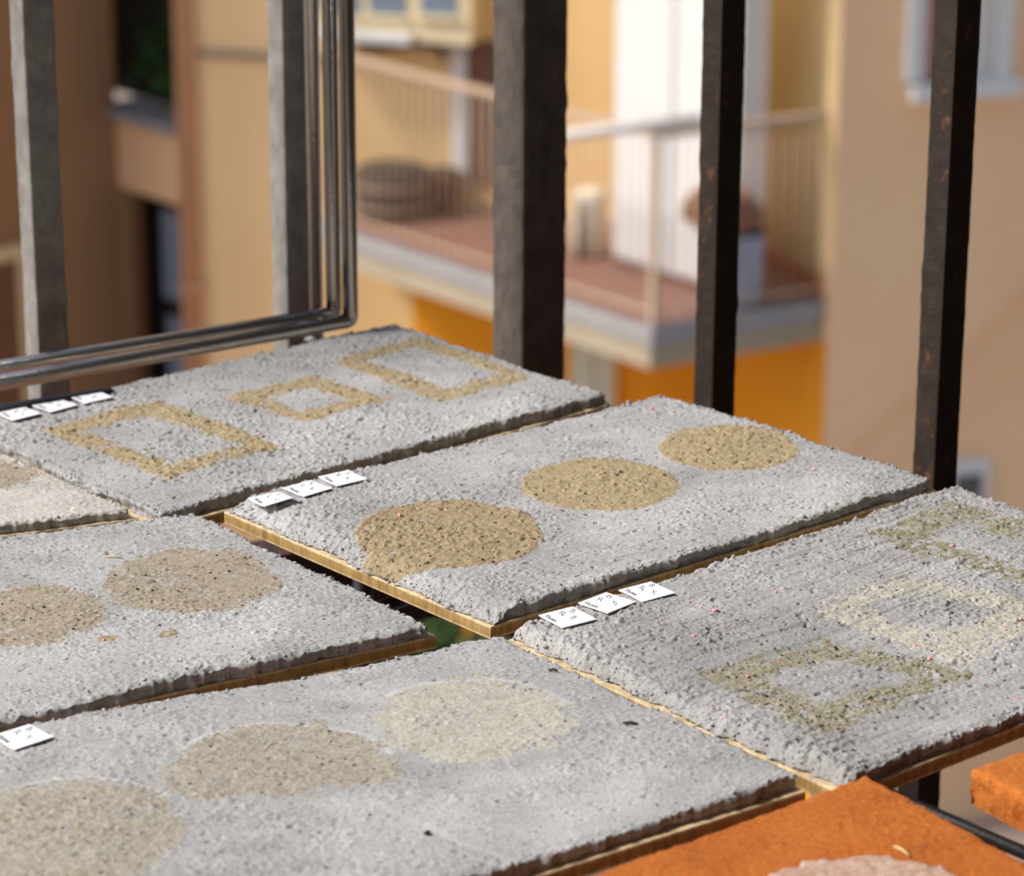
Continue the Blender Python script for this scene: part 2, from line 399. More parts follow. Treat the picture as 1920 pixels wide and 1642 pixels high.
# recessed corner left of the downpipes: short return wall with parapet, then the left wing
KC = lpt(TK, 0)
RD = az(-41); RN = az(-131)
Q = KC+RD*0.68
def RP(x, y):
    p = onplane(x, y, KC, RN); return (p-KC) @ RD, p[2]
rec = empty('loggia', (KC[0]-0.3, KC[1]+0.3, GZ), 'shaded corner loggia with grey sill and dark openings beside the downpipes', 'loggia')
def rbox(b, x0, x1, z0, z1, o0, o1):
    s0 = RP(x0, 300)[0]; s1 = RP(x1, 300)[0]
    b.prism([KC+RD*s0+RN*o0, KC+RD*s1+RN*o0, KC+RD*s1+RN*o1, KC+RD*s0+RN*o1], z0, z1)
zt, zb = RP(260, 232)[1], RP(260, 362)[1]
b = MB(); rbox(b, 336, 190, zb, zt, -0.25, 0.0); b.build('parapet', M['beige_wall'], rec)
b = MB(); rbox(b, 336, 186, zt+0.002, zt+0.05, -0.3, 0.06); b.build('sill', M['concrete'], rec)
b = MB(); rbox(b, 236, 190, GZ, zb-0.002, -0.06, -0.003); b.build('pier', M['shade_wall'], rec)
b = MB(); rbox(b, 252, 237, GZ, zb-0.002, -0.05, -0.02); b.build('door_frame', M['wood_brown'], rec)
sh = MB(); rbox(sh, 336, 292, RP(305, 560)[1], RP(305, 398)[1], -0.06, -0.03); sh.build('window', M['glass_blue'], rec)
sh = MB(); rbox(sh, 336, 296, RP(305, 720)[1], RP(305, 592)[1], -0.06, -0.03); sh.build('window', M['glass_blue'], rec)
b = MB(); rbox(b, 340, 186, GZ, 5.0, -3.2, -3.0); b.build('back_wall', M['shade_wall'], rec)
b = MB(); b.prism([KC-RD*0.4-RN*0.7, KC+RD*3.4-RN*0.7, KC+RD*3.4-RN*0.75, KC-RD*0.4-RN*0.75], zt-0.1, 5.0); b.build('shade_sheet', M['shade_dark'], rec)  # added dark sheet, stands in for the deep shade of the upper opening
b = MB(); b.prism([KC-RD*0.3-RN*0.42, KC+RD*2.6-RN*0.42, KC+RD*2.6-RN*0.47, KC-RD*0.3-RN*0.47], GZ, zb); b.build('shade_sheet', M['shade_dark'], rec)  # same for the lower opening: shade painted as a dark sheet
b = MB(); rbox(b, 336, 190, zb+0.01, zb+0.06, -3.0, -0.255); b.build('floor_slab', M['concrete'], rec)
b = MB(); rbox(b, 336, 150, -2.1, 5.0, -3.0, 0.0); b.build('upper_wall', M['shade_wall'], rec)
WD = az(-140); WN = az(130)
wl_ = empty('apartment_building', tuple((Q+WD*1.5)[:2])+(GZ,), 'brown shaded side wing with a dark doorway left of the loggia', 'building')
WLEN = 1.5
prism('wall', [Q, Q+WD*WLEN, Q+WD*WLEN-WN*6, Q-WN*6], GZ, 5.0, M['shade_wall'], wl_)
def WP(x, y):
    p = onplane(x, y, Q, WN); return (p-Q) @ WD, p[2]
def wbox(b, x0, x1, y0, y1, o0, o1):
    s0, s1 = WP(x0, y0)[0], WP(x1, y0)[0]; z1 = WP((x0+x1)/2, y0)[1]; z0 = WP((x0+x1)/2, y1)[1]
    b.prism([Q+WD*s0+WN*o0, Q+WD*s1+WN*o0, Q+WD*s1+WN*o1, Q+WD*s0+WN*o1], z0, z1)
b = MB(); wbox(b, 40, -60, 468, 860, 0.002, 0.03); do = b.build('door', M['cream'], wl_)
b = MB(); wbox(b, 24, -40, 492, 860, 0.032, 0.04); b.build('door_panel', M['wood_brown'], do)

# right wing
wr = empty('apartment_building', tuple((CR+DW*2)[:2])+(GZ,), 'beige plastered wing with a white framed window, right of the balcony', 'building')
prism('wall', [CR, CR+DW*7, CR+DW*7-NW*5, CR-NW*5], GZ, 5.0, M['beige_wall'], wr)
def GP(x, y):
    p = onplane(x, y, CR, NW); return (p-CR) @ DW, p[2]
def gbox(b, x0, y0, x1, y1, o0, o1):
    s0, s1 = GP(x0, (y0+y1)/2)[0], GP(x1, (y0+y1)/2)[0]; z1 = GP((x0+x1)/2, y0)[1]; z0 = GP((x0+x1)/2, y1)[1]
    b.prism([CR+DW*s0+NW*o0, CR+DW*s1+NW*o0, CR+DW*s1+NW*o1, CR+DW*s0+NW*o1], z0, z1)
b = MB(); gbox(b, 1730, -330, 1872, 148, 0.002, 0.006); wn_ = b.build('window', M['glass_dark'], wr)
for (x0, y0, x1, y1) in ((1702, -340, 1732, 150), (1868, -340, 1898, 150)):
    b = MB(); gbox(b, x0, y0, x1, y1, 0.0, 0.07); b.build('frame', M['white_paint'], wn_)
b = MB(); gbox(b, 1700, 150, 1900, 180, 0.0, 0.1); b.build('sill', M['white_paint'], wn_)
b = MB(); gbox(b, 1734, -330, 1800, 147, 0.008, 0.02); b.build('curtain', M['curtain_red'], wn_)
b = MB(); gbox(b, 1824, -330, 1866, 147, 0.008, 0.02); b.build('curtain', M['curtain_pale'], wn_)
b = MB(); gbox(b, 1770, 862, 1846, 960, 0.0, 0.05); vw = b.build('vent_window', M['white_paint'], wr)
b = MB(); gbox(b, 1782, 884, 1832, 950, 0.052, 0.056); b.build('pane', M['glass_dark'], vw)
pts = []
for x, y in ((1590, 850), (1680, 775), (1780, 690), (1860, 615), (1960, 515), (2060, 410)):
    s, z = GP(x, y); pts.append(CR+DW*s+NW*0.015+ZAX*(z-CR[2]))
b = MB(); b.tube(pts, 0.007, 8); b.build('cable', M['beige_wall'], wr, True)
# wing's sunlit return towards the balcony has its own rough render and a red skirting
b = MB(); b.prism([CR-NW*0.02-DW*0.002, CR-NW*1.75-DW*0.002, CR-NW*1.75-DW*0.012, CR-NW*0.02-DW*0.012], ZS+0.12, 5.0); b.build('return_render', M['render_wing'], wr)
b = MB(); b.prism([CR-NW*0.1-DW*0.002, CR-NW*1.75-DW*0.002, CR-NW*1.75-DW*0.03, CR-NW*0.1-DW*0.03], ZS+0.002, ZS+0.118); b.build('skirting', M['skirting'], wr)
b = MB(); b.prism([CR-NW*0.02-DW*0.002, CR-NW*1.75-DW*0.002, CR-NW*1.75-DW*0.012, CR-NW*0.02-DW*0.012], GZ, ZS-0.24); b.build('return_render', M['ochre_shade'], wr)  # under-slab shade painted on the return as deep orange

# the balcony opposite
K0w = K0.copy(); K0 = P(592, K1[0]*0+441-(680-592)*0.315, ZS); K0 = K1+(Kl-K1)/np.linalg.norm(Kl-K1)*np.linalg.norm(K0-K1)
KF = line_x(K0, -NF, FA+NF*0.003, DF)
bal = empty('balcony', tuple(K1[:2])+(ZS-0.25,), 'balcony opposite with red tiled floor, concrete edge and thin painted railing', 'balcony')
inset = lambda p, a: p+(((K0+K2)/2-p)/np.linalg.norm((K0+K2)/2-p))*a
slab_poly = [K0-NF*0.0, K1, K2, CR-DW*0.04-NW*0.3, line_x(CR-DW*0.04, -NW, FA+NF*0.002, DF), K0]
ctr = (K0+K1+K2+slab_poly[4])/4
def shrink(poly, k): return [ctr+(p-ctr)*k for p in poly]
poly = [KF, K0, K1, K2, slab_poly[4]]
prism('slab', poly, ZS-0.11, ZS-0.006, M['concrete'], bal)
prism('beam', shrink(poly, 0.975), ZS-0.24, ZS-0.112, M['beam_tan'], bal)
prism('floor', shrink(poly, 0.965), ZS-0.004, ZS, M['floor_red'], bal)
LD = (K0-K1)/np.linalg.norm(K0-K1); LLEN = np.linalg.norm(K0-K1)
RDd = (K2-K1)/np.linalg.norm(K2-K1); RLEN = np.linalg.norm(K2-K1)
inn = (LD+RDd); inn = inn/np.linalg.norm(inn)
R0 = K1+inn*0.05
RT_ = ZS+1.0
for D_, L_ in ((LD, LLEN-0.02), (RDd, RLEN-0.05)):
    side = np.cross(ZAX, D_)
    b = MB(); b.obox(R0+D_*(L_/2)+ZAX*(1.0), D_, side, ZAX, L_, 0.04, 0.035); b.build('hand_rail', M['rail_paint'], bal)
    b = MB(); b.obox(R0+D_*(L_/2)+ZAX*(0.06), D_, side, ZAX, L_, 0.012, 0.012); b.build('foot_rail', M['baluster_paint'], bal)
    n = int(L_/0.075)
    base = None
    for i in range(1, n):
        c = R0+D_*(L_*i/n)
        if base is None:
            b = MB(); b.tube([c+ZAX*0.005, c+ZAX*0.97], 0.0045, 6); base = b.build('baluster', M['baluster_paint'], bal, True, origin=c)
            bp = c
        else:
            o = base.copy(); col.objects.link(o); o.parent = bal; o.location = base.location+Vector(c-bp)
b = MB(); b.obox(R0+ZAX*0.485, LD, np.cross(ZAX, LD), ZAX, 0.036, 0.036, 0.97); b.build('corner_post', M['rail_paint'], bal)

pp0 = onplane(985, 254, R0+ZAX*0, az(158)); pp1 = R0+RDd*0.26+ZAX*1.055
pp0 = pp1-RDd*0.98
b = MB(); b.tube([pp0, pp1], 0.03, 12); tag(b.build('white_pole', M['pole_white'], None, True), 'thick white pole laid along the handrail of the balcony opposite', 'pole')
# white cupboard on that balcony
S0, S1 = P(1150, 497, ZS), P(1376, 566, ZS)
SD = (S0-S1)/np.linalg.norm(S0-S1); SL = np.linalg.norm(S0-S1)
se = np.array([SD[1], -SD[0], 0]);  se = se if se[0] > 0 else -se
SW = 0.2
cup = empty('balcony_cupboard', tuple(((S0+S1)/2)[:2])+(ZS,), 'tall white cupboard standing on the red balcony floor', 'cupboard')
prism('body', [S1, S0, S0+se*SW, S1+se*SW], ZS+0.05, ZS+2.3, M['white_paint'], cup)
prism('plinth', [S1+se*0.01+SD*0.01, S0+se*0.01, S0+se*(SW-0.01), S1+se*(SW-0.01)+SD*0.01], ZS+0.001, ZS+0.049, M['wood_brown'], cup)
for i in range(2):
    a = S1+SD*(0.02+i*SL/2)-se*0.001; c = S1+SD*((i+1)*SL/2-0.01)-se*0.001
    dr = prism('door_leaf', [a, c, c-se*0.015, a-se*0.015], ZS+0.08, ZS+2.27, M['white_paint'], cup)

# bin with a bag on it
def lathe(b, c, prof, seg=24, jit=0.0, sq=None):
    n = len(prof); V = []; F = []
    for i, (r, z) in enumerate(prof):
        for k in range(seg):
            a = 2*math.pi*k/seg; rr = r*(1+jit*math.sin(3*a+i)+jit*0.7*math.sin(5*a+2*i))
            ca, sa = math.cos(a), math.sin(a)
            if sq: m_ = (abs(ca)**sq+abs(sa)**sq)**(-1/sq); ca *= m_; sa *= m_
            p = np.asarray(c)+DW*(rr*ca)+NW*(rr*sa)+ZAX*z; V.append(p)
    for i in range(n-1):
        for k in range(seg): F.append((i*seg+k, i*seg+(k+1) % seg, (i+1)*seg+(k+1) % seg, (i+1)*seg+k))
    F += [tuple(range(seg-1, -1, -1)), tuple((n-1)*seg+k for k in range(seg))]
    b.add(V, F)
bc = P(1374, 568, ZS)
bn = empty('storage_bin', tuple(bc), 'blue grey storage bin in front of the white cupboard', 'bin')
b = MB(); lathe(b, bc, [(0.1, 0.001), (0.115, 0.02), (0.128, 0.36), (0.135, 0.37), (0.135, 0.39)], 24, 0, 6); b.build('body', M['bin_blue'], bn)
b = MB(); lathe(b, bc+ZAX*0.391, [(0.136, 0), (0.138, 0.025), (0.12, 0.035)], 24, 0, 6); b.build('lid', M['dark_cloth'], bn)
bgc = bc+ZAX*0.428-DW*0.07
b = MB(); lathe(b, bgc, [(0.15, 0), (0.185, 0.02), (0.19, 0.1), (0.16, 0.15), (0.13, 0.19), (0.05, 0.215)], 22, 0.07, 4)
bag = b.build('bag', M['bag_brown'], None, True); tag(bag, 'slumped brown bag lying on the blue grey bin', 'bag')
# dark box shape hanging from the left of the bag
# barrel planter and pot at the far end of the balcony
for nm, px, py, prof, mt, lab, cat in (
    ('barrel_planter', 735, 404, [(0.17, 0.001), (0.2, 0.02), (0.22, 0.14), (0.225, 0.27), (0.215, 0.28), (0.205, 0.28), (0.2, 0.25)], 'barrel_wood', 'weathered wooden half barrel planter by the ochre wall', 'planter'),
    ('flower_pot', 832, 398, [(0.07, 0.001), (0.075, 0.01), (0.105, 0.2), (0.115, 0.2), (0.115, 0.24), (0.1, 0.24), (0.095, 0.21)], 'pot_brown', 'red brown flower pot beside the barrel planter', 'flower pot')):
    c = P(px, py, ZS)
    e = empty(nm, tuple(c), lab, cat)
    b = MB(); lathe(b, c, prof[:-1], 28); b.build('body', M[mt], e, True)
    b = MB(); r = prof[-1][0]; lathe(b, c, [(r, prof[-2][1]+0.001), (r*0.9, prof[-2][1]+0.02), (r*0.5, prof[-2][1]+0.03)], 20, 0.04); b.build('soil', M['soil'], e, True)
    if nm == 'barrel_planter':
        for z in (0.06, 0.18):
            b = MB(); lathe(b, c, [(0.222, z), (0.229, z+0.01), (0.229, z+0.025), (0.222, z+0.03)], 28); b.build('hoop', M['pipe_grey'], e, True)
sc_ = P(1105, 478, ZS)
b = MB(); lathe(b, sc_, [(0.07, 0.001), (0.1, 0.03), (0.105, 0.18), (0.09, 0.3), (0.095, 0.36), (0.07, 0.38)], 22, 0.06)
tag(b.build('sack', M['sack'], None, True), 'cream fabric sack standing beside the white cupboard', 'sack')
b = MB(); s_ = sc_+NF*0.13-DF*0.02; b.tube([s_+ZAX*0.004, s_+ZAX*0.2-NF*0.01, s_+ZAX*0.34-NF*0.03], [0.016, 0.012, 0.008], 8)
tag(b.build('hand_brush', M['barrel_wood'], None, True), 'brown hand brush leaning on the cream sack', 'brush')

# foliage
def foliage(n, centre, rx, ry, rz, size, seed, squash=1.0):
    r = np.random.default_rng(seed); V = []; F = []
    cl = r.normal(0, 0.45, (max(4, n//25), 3))
    for i in range(n):
        q = cl[r.integers(len(cl))]+r.normal(0, 0.22, 3)
        p = np.asarray(centre)+q*np.array([rx, ry, rz])
        a = r.normal(0, 1, 3); a /= np.linalg.norm(a); bvec = np.cross(a, r.normal(0, 1, 3)); bvec /= np.linalg.norm(bvec)
        s = size*r.uniform(0.6, 1.3); k = len(V)
        V += [p-a*s, p+bvec*s*0.45, p+a*s, p-bvec*s*0.45]; F.append((k, k+1, k+2, k+3))
    return V, F
c = KC+RD*0.3-RN*0.45; c[2] = zt+0.42
pl = empty('potted_plant', (c[0], c[1], zt+0.05), 'dark green trailing plant on the loggia sill', 'plant')
b = MB(); lathe(b, (c[0], c[1], zt+0.052), [(0.08, 0), (0.11, 0.14), (0.115, 0.16)], 16); b.build('pot', M['soil'], pl, True)
V, F = foliage(700, c, 0.3, 0.26, 0.4, 0.05, 3); mesh('foliage', V, F, M['leaf'], pl)
b = MB(); b.tube([c-ZAX*0.25, c+ZAX*0.1], [0.015, 0.008], 6); b.build('stem', M['twig'], pl)
for px, py, dist, R_, lab in ((785, 1150, 15.2, 0.5, 'leafy green courtyard shrub seen down through the gap between the boards'),):
    dd = ray(px, py); p = CAM+dd*(dist/dd[1])
    shb = empty('shrub', (p[0], p[1], GZ), lab, 'shrub')
    V, F = foliage(1600, (p[0], p[1], p[2]-0.35), R_*0.8, R_*0.8, R_*0.9, 0.07, 9); mesh('foliage', V, F, M['leaf_bright'], shb)
    b = MB(); b.tube([(p[0], p[1], GZ+0.001), (p[0]+0.03, p[1], (GZ+p[2])/2), (p[0], p[1], p[2]-0.2)], [0.06, 0.045, 0.02], 8); b.build('stem', M['twig'], shb)

# ================================================================== OUR BALCONY
BFZ = -0.62
B3 = np.array([0.0099, 1.832, 0.0])
BL, BR = az(-112), az(135.5)
SPC = 0.151
wall_v = -1.1
def UVp(u, v): return xy(u, v)
fl = prism('balcony_floor', [B3+(VAX+UAX)*0.06, B3+(BL*2.2)+VAX*0.06, UVp(-1.4, wall_v), UVp(1.6, wall_v), B3+UAX*0.06+BR*2.0], BFZ-0.16, BFZ, M['floor_red']); structure(fl)
hw = prism('unseen_house_wall', [UVp(-3.5, wall_v-0.002), UVp(4.0, wall_v-0.002), UVp(4.0, wall_v-0.4), UVp(-3.5, wall_v-0.4)], GZ, 7.0, M['shade_dark'])  # unseen house wall, made tall and dark to cut sky fill
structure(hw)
structure(prism('sky_blocker_above', [UVp(-2.6, wall_v), UVp(3.0, wall_v), UVp(3.0, 1.35), UVp(-2.6, 1.35)], 2.3, 2.48, M['shade_dark']))  # unseen slab, added to keep sky light off from above
structure(prism('sky_blocker_side', [UVp(2.3, wall_v), UVp(2.6, wall_v), UVp(2.6, 1.25), UVp(2.3, 1.25)], GZ, 7.0, M['shade_dark']))  # unseen side wall, added to block sky light from the right

railing = empty('balcony_railing', (B3[0], B3[1], BFZ), 'rough dark brown iron balcony railing with square bars meeting at a thick corner post', 'railing')
def iron_bar(name, c, side, rot, z0, z1, seed, amp=0.0003, cell=0.0016, mat='iron_paint'):
    """square bar with uneven, blistered paint; rot = azimuth of the right-hand face's run"""
    d1, d2 = az(rot), az(rot-90)
    nz = int((z1-z0)/cell); k = max(6, int(side/cell)); ring = []
    e = 0.06
    for s_ in range(4):
        for i in range(k):
            t = -0.5+i/k
            a, b_ = {0: (t, -0.5), 1: (0.5, t), 2: (-t, 0.5), 3: (-0.5, -t)}[s_]
            ring.append((a, b_))
    ring = np.array(ring)
    r = np.abs(ring).max(1); corner = np.minimum(np.abs(ring[:, 0]), np.abs(ring[:, 1]))
    ring = ring*(1-0.03*sstep(0.44, 0.5, corner))[:, None]
    m = len(ring)
    n1 = gnoise(m, nz+1, 1.6, 2.6, seed); n2 = gnoise(m, nz+1, 4, 14, seed+1); n3 = gnoise(m, nz+1, 1.0, 1.2, seed+2)
    disp = amp*(0.3*n1+0.1*n2+0.9*np.clip(n1-1.0, 0, 2)+0.2*n3)
    wob = gnoise(2, nz+1, 0.1, 45, seed+3)*0.00012
    dirs = ring/np.linalg.norm(ring, axis=1)[:, None]
    zz = np.linspace(z0, z1, nz+1)
    off = ring*side
    X = off[:, None, 0]+dirs[:, None, 0]*disp+wob[0][None, :]
    Y = off[:, None, 1]+dirs[:, None, 1]*disp+wob[1][None, :]
    W = c[None, None, :2]+X[..., None]*d1[None, None, :2]+Y[..., None]*d2[None, None, :2]
    Vv = np.concatenate([W, np.broadcast_to(zz[None, :, None], (m, nz+1, 1))], 2).reshape(-1, 3)
    i = np.arange(m)[:, None]; j = np.arange(nz)[None, :]
    a = i*(nz+1)+j; b_ = ((i+1) % m)*(nz+1)+j
    F = np.stack([a, b_, b_+1, a+1], -1).reshape(-1, 4)
    return smooth_by_angle(mesh(name, Vv, F, M[mat], railing, True), 42)
TOPZ, BOTZ = 0.40, -0.5
iron_bar('corner_post', B3, 0.0325, 55, BFZ, TOPZ, 21, 0.00042, mat='iron_lit_mid')
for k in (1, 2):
    iron_bar('bar', B3+BL*SPC*k, 0.019, 58, BOTZ, TOPZ, 30+k*5, mat='iron_lit_pale')
for k in (1.02, 2.1, 3.15):
    iron_bar('bar', B3+BR*SPC*k, 0.0174, 55, BOTZ, TOPZ, 50+int(k*5))
for d_, L in ((BL, 1.2), (BR, 0.9)):
    sd = np.cross(ZAX, d_)
    for z, hh in ((TOPZ+0.012, 0.024), (BOTZ-0.01, 0.02)):
        b = MB(); b.obox(B3+d_*(L/2+0.017)+ZAX*z, d_, sd, ZAX, L, 0.035, hh); b.build('rail', M['iron_paint'], railing)
b = MB(); b.obox(B3+BL*(0.62)+ZAX*(-0.177), BL, np.cross(ZAX, BL), ZAX, 1.2, 0.03, 0.055); b.build('rail', M['iron_paint'], railing)
b = MB(); b.obox(B3+ZAX*(TOPZ+0.014), BL, np.cross(ZAX, BL), ZAX, 0.05, 0.05, 0.027); b.build('post_cap', M['iron_paint'], railing)

# wire rack that carries everything
PB = -0.0125                              # underside of the boards
rack = empty('wire_rack', tuple(xy(0.8, 0.9, BFZ)[:2])+(BFZ,), 'black wire rack under the mortar boards and terracotta tiles', 'rack')
RR = 0.0028
RU0, RU1, RV0, RV1 = 0.42, 1.10, 0.42, 1.365
for u in (0.46, 0.56, 0.655, 0.752, 0.862, 0.975, 1.072):
    b = MB(); b.tube([xy(u, RV0, PB-RR), xy(u, RV1, PB-RR)], RR, 8); b.build('wire', M['rack_black'], rack, True)
for v in (0.50, 0.66, 0.86, 1.05, 1.25):
    b = MB(); b.tube([xy(RU0, v, PB-3*RR-0.001), xy(RU1, v, PB-3*RR-0.001)], RR*1.25, 8); b.build('cross_wire', M['rack_black'], rack, True)
for (u0, v0, u1, v1) in ((RU0, RV0, RU1, RV0), (RU0, RV0, RU0, RV1)):
    b = MB(); b.tube([xy(u0, v0, PB-0.012), xy(u1, v1, PB-0.012)], 0.005, 10); b.build('rim', M['rack_black'], rack, True)
pa, pb = P(-160, 800, 0.0), P(205, 738, 0.0)
b = MB(); b.tube([pa+ZAX*0.0, pb-ZAX*0.001, pb+(pb-pa)*0.12-ZAX*0.014, xy(1.09, 1.372, -0.02)], 0.0048, 12); b.build('rim', M['rack_black'], rack, True)
for u, v in ((0.44, 0.46), (1.06, 0.46), (0.44, 1.33), (1.06, 1.33)):
    b = MB(); b.tube([xy(u, v, BFZ+0.001), xy(u, v, PB-0.0185)], 0.006, 10); b.build('leg', M['rack_black'], rack, True)

# nested steel tube frame behind the back board
tz = 0.0065
c3 = P(657, 600, tz); c2 = P(626, 588, tz); c1 = P(592, 578, tz)
e3 = P(-260, 764, tz); e2 = P(-260, 733, tz)
frm = empty('steel_tube_frame', tuple(c3), 'nested shiny grey steel tube frame standing at the back edge of the boards', 'tube frame')
TRAD = 0.0045
def bent(c, e):
    d = (e-c)/np.linalg.norm(e-c); r = 0.0026; pts = [c+ZAX*0.62]
    cc = c+d*r+ZAX*r
    for k in range(9):
        a = math.pi/2*k/8
        pts.append(cc-d*(r*math.cos(a))-ZAX*(r*math.sin(a)))
    pts.append(e); return pts
for nm, c, e in (('outer_tube', c3, e3), ('inner_tube', c2, e2)):
    b = MB(); b.tube(bent(c, e), TRAD, 20); b.build(nm, M['tube_steel'], frm, True)
b = MB(); b.tube([c1+ZAX*0.62, c1-ZAX*0.03], TRAD, 20); b.build('upright_tube', M['tube_steel'], frm, True)

# ------------------------------------------------------------------ mortar boards
CELL = 0.00060
def quad_grid(q, nu, nv):
    """q = left-front, right-front, right-back, left-back (world xy)"""
    s = np.linspace(0, 1, nu)[:, None, None]; t = np.linspace(0, 1, nv)[None, :, None]
    a, b_, c, d = [np.asarray(p)[:2] for p in q]
    return (1-s)*(1-t)*a+s*(1-t)*b_+s*t*c+(1-s)*t*d
def height_sheet(q, z0, thick, st, seed, cell=CELL):
    """heightfield slab: returns XY grid, Z grid, verts, faces (top + rough skirt down to z0)"""
    Lu = (np.linalg.norm(q[1]-q[0])+np.linalg.norm(q[2]-q[3]))/2; Lv = (np.linalg.norm(q[3]-q[0])+np.linalg.norm(q[2]-q[1]))/2
    nu, nv = int(Lu/cell), int(Lv/cell)
    G = quad_grid(q, nu, nv)
    eu = (q[1]-q[0])[:2]; eu = eu/np.linalg.norm(eu); ev = (q[3]-q[0])[:2]; ev = ev/np.linalg.norm(ev)
    S = np.linspace(0, 1, nu)[:, None]*Lu+np.zeros((1, nv)); T = np.linspace(0, 1, nv)[None, :]*Lv+np.zeros((nu, 1))
    dl, dr_, df, db = S, Lu-S, T, Lv-T
    # uneven outline: shift borders in and out, fading inwards
    ins = st.get('inset', (0.003,)*4)      # left, right, front, back
    rg = st.get('ragged', 0.0012)
    k = 1/cell/1000
    def edge_noise(n, sd): return gnoise(n, 2, 0.8*k, 0.1, sd+5)[:, 0]*0.3+gnoise(n, 2, 2.2*k, 0.1, sd)[:, 0]*0.35+gnoise(n, 2, 12*k, 0.1, sd+1)[:, 0]*0.6
    fade = lambda d: np.exp(-d/0.006)
    G = G+ev*((ins[2]+rg*edge_noise(nu, seed+60))[:, None]*fade(df))[..., None]
    G = G-ev*((ins[3]+rg*edge_noise(nu, seed+62))[:, None]*fade(db))[..., None]
    G = G+eu*((ins[0]+rg*edge_noise(nv, seed+64))[None, :]*fade(dl))[..., None]
    G = G-eu*((ins[1]+rg*edge_noise(nv, seed+66))[None, :]*fade(dr_))[..., None]
    dm = np.minimum(np.minimum(dl, dr_), np.minimum(df, db))
    g1 = gnoise(nu, nv, 0.5*k, 0.42*k, seed); g2 = gnoise(nu, nv, 1.15*k, 0.8*k, seed+1); g3 = gnoise(nu, nv, 28*k, 18*k, seed+2)
    g4 = gnoise(nu, nv, 9*k, 7*k, seed+3)
    sk = gnoise(nu, nv, 9*k, 0.6*k, seed+4); sk2 = gnoise(nu, nv, 26*k, 1.8*k, seed+5)
    rough_mod = 0.35+0.9*sstep(-1.1, 1.3, 0.75*g4+0.6*g3)
    h = thick+st.get('low', 0.0006)*g3+st.get('mid', 0.0002)*g4
    h += st.get('grain', 0.0002)*(0.42*np.clip(g1, -1.2, 2.0)+1.5*np.clip(g1-1.15, 0, 2.0)-1.1*np.clip(-g1-1.3, 0, 1.5))*rough_mod
    h += st.get('lump', 0.0002)*(np.clip(g2, -0.4, 3)**1.2 if False else (0.55*np.clip(g2, -1.0, 2)+1.1*np.clip(g2-1.0, 0, 2)))*rough_mod
    h += st.get('streak', 0.0)*(np.clip(sk, -1.5, 2)*0.6*np.clip(0.4+gnoise(nu, nv, 14*k, 8*k, seed+15), 0, 1.6)+np.tanh(sk2*2.5))
    # stray lumps
    big = gnoise(nu, nv, 1.2*k, 1.0*k, seed+7); h += st.get('clod', 0.0006)*np.clip(big-2.1, 0, 1.5)*1.4
    pit = gnoise(nu, nv, 1.1*k, 0.6*k, seed+8); h -= st.get('pit', 0.0005)*2.2*np.clip(pit-1.7, 0, 1.0)
    # rounded, crumbling shoulder
    er = np.clip(gnoise(nu, nv, 1.3*k, 1.0*k, seed+9), -2, 2.5)
    sh = np.exp(-dm/st.get('shoulder', 0.0011))
    h = h*(1-0.2*sh)+0.0004*er*np.exp(-dm/0.004)
    rough_l = st.get('rough_left', 0)
    if rough_l: h = h*(1-0.92*np.exp(-(dl/st.get('taper', 0.0085))**1.5))+np.exp(-dl/0.016)*rough_l*(0.35*np.clip(er, -0.6, 2.5)+0.3*g2+0.25*g1)
    h = np.maximum(h, 0.0004)
    Z = z0+h
    idx = np.arange(nu*nv).reshape(nu, nv)
    F = np.stack([idx[:-1, :-1], idx[1:, :-1], idx[1:, 1:], idx[:-1, 1:]], -1).reshape(-1, 4)
    V = np.concatenate([G, Z[..., None]], 2).reshape(-1, 3)
    # skirt
    loop = np.concatenate([idx[:, 0], idx[-1, 1:], idx[-2::-1, -1], idx[0, -2:0:-1]])
    outw = np.concatenate([np.tile(-ev, (nu, 1)), np.tile(eu, (nv-1, 1)), np.tile(ev, (nu-1, 1)), np.tile(-eu, (nv-2, 1))])
    n = len(loop); rows = 5; prev = loop; base = len(V); extra = []; fs = []
    nz_ = gnoise(n, rows+1, 2.0*k, 0.7, seed+12)
    top = V[loop]
    for r_ in range(1, rows+1):
        f_ = r_/rows
        pz = top[:, 2]*(1-f_)+z0*f_
        px = top[:, :2]+outw*((0.0005*nz_[:, r_]+0.0002*math.sin(f_*2.6)-0.0012*f_)*(1 if r_ < rows else 0.6))[:, None]
        extra.append(np.concatenate([px, pz[:, None]], 1))
        cur = base+(r_-1)*n+np.arange(n)
        fs.append(np.stack([prev, cur, np.roll(cur, -1), np.roll(prev, -1)], -1))
        prev = cur
    V = np.concatenate([V]+extra); F = np.concatenate([F]+fs)
    return G, Z, V, F
def inpoly(X, Y, poly):
    """signed distance-like: positive inside (convex polygon)"""
    n = len(poly); d = np.full(X.shape, 1e9)
    a = sum(poly[i][0]*poly[(i+1) % n][1]-poly[(i+1) % n][0]*poly[i][1] for i in range(n))
    sg = 1 if a > 0 else -1
    for i in range(n):
        p, q = poly[i], poly[(i+1) % n]; ex, ey = q[0]-p[0], q[1]-p[1]; L = math.hypot(ex, ey)
        d = np.minimum(d, sg*(ex*(Y-p[1])-ey*(X-p[0]))/L)
    return d
def pxpoly(pts): return [P(*p)[:2] for p in pts]
def sd_circle(cx, cy, rx_px, cut=None):
    c = P(cx, cy)[:2]; r = np.linalg.norm(P(cx+rx_px, cy)[:2]-P(cx-rx_px, cy)[:2])/2
    def f(X, Y): return r-np.hypot(X-c[0], Y-c[1])
    return f
def sd_frame(outer, inner):
    po, pi = pxpoly(outer), pxpoly(inner)
    return lambda X, Y: np.minimum(inpoly(X, Y, po), -inpoly(X, Y, pi))
def sd_poly(pts):
    po = pxpoly(pts); return lambda X, Y: inpoly(X, Y, po)
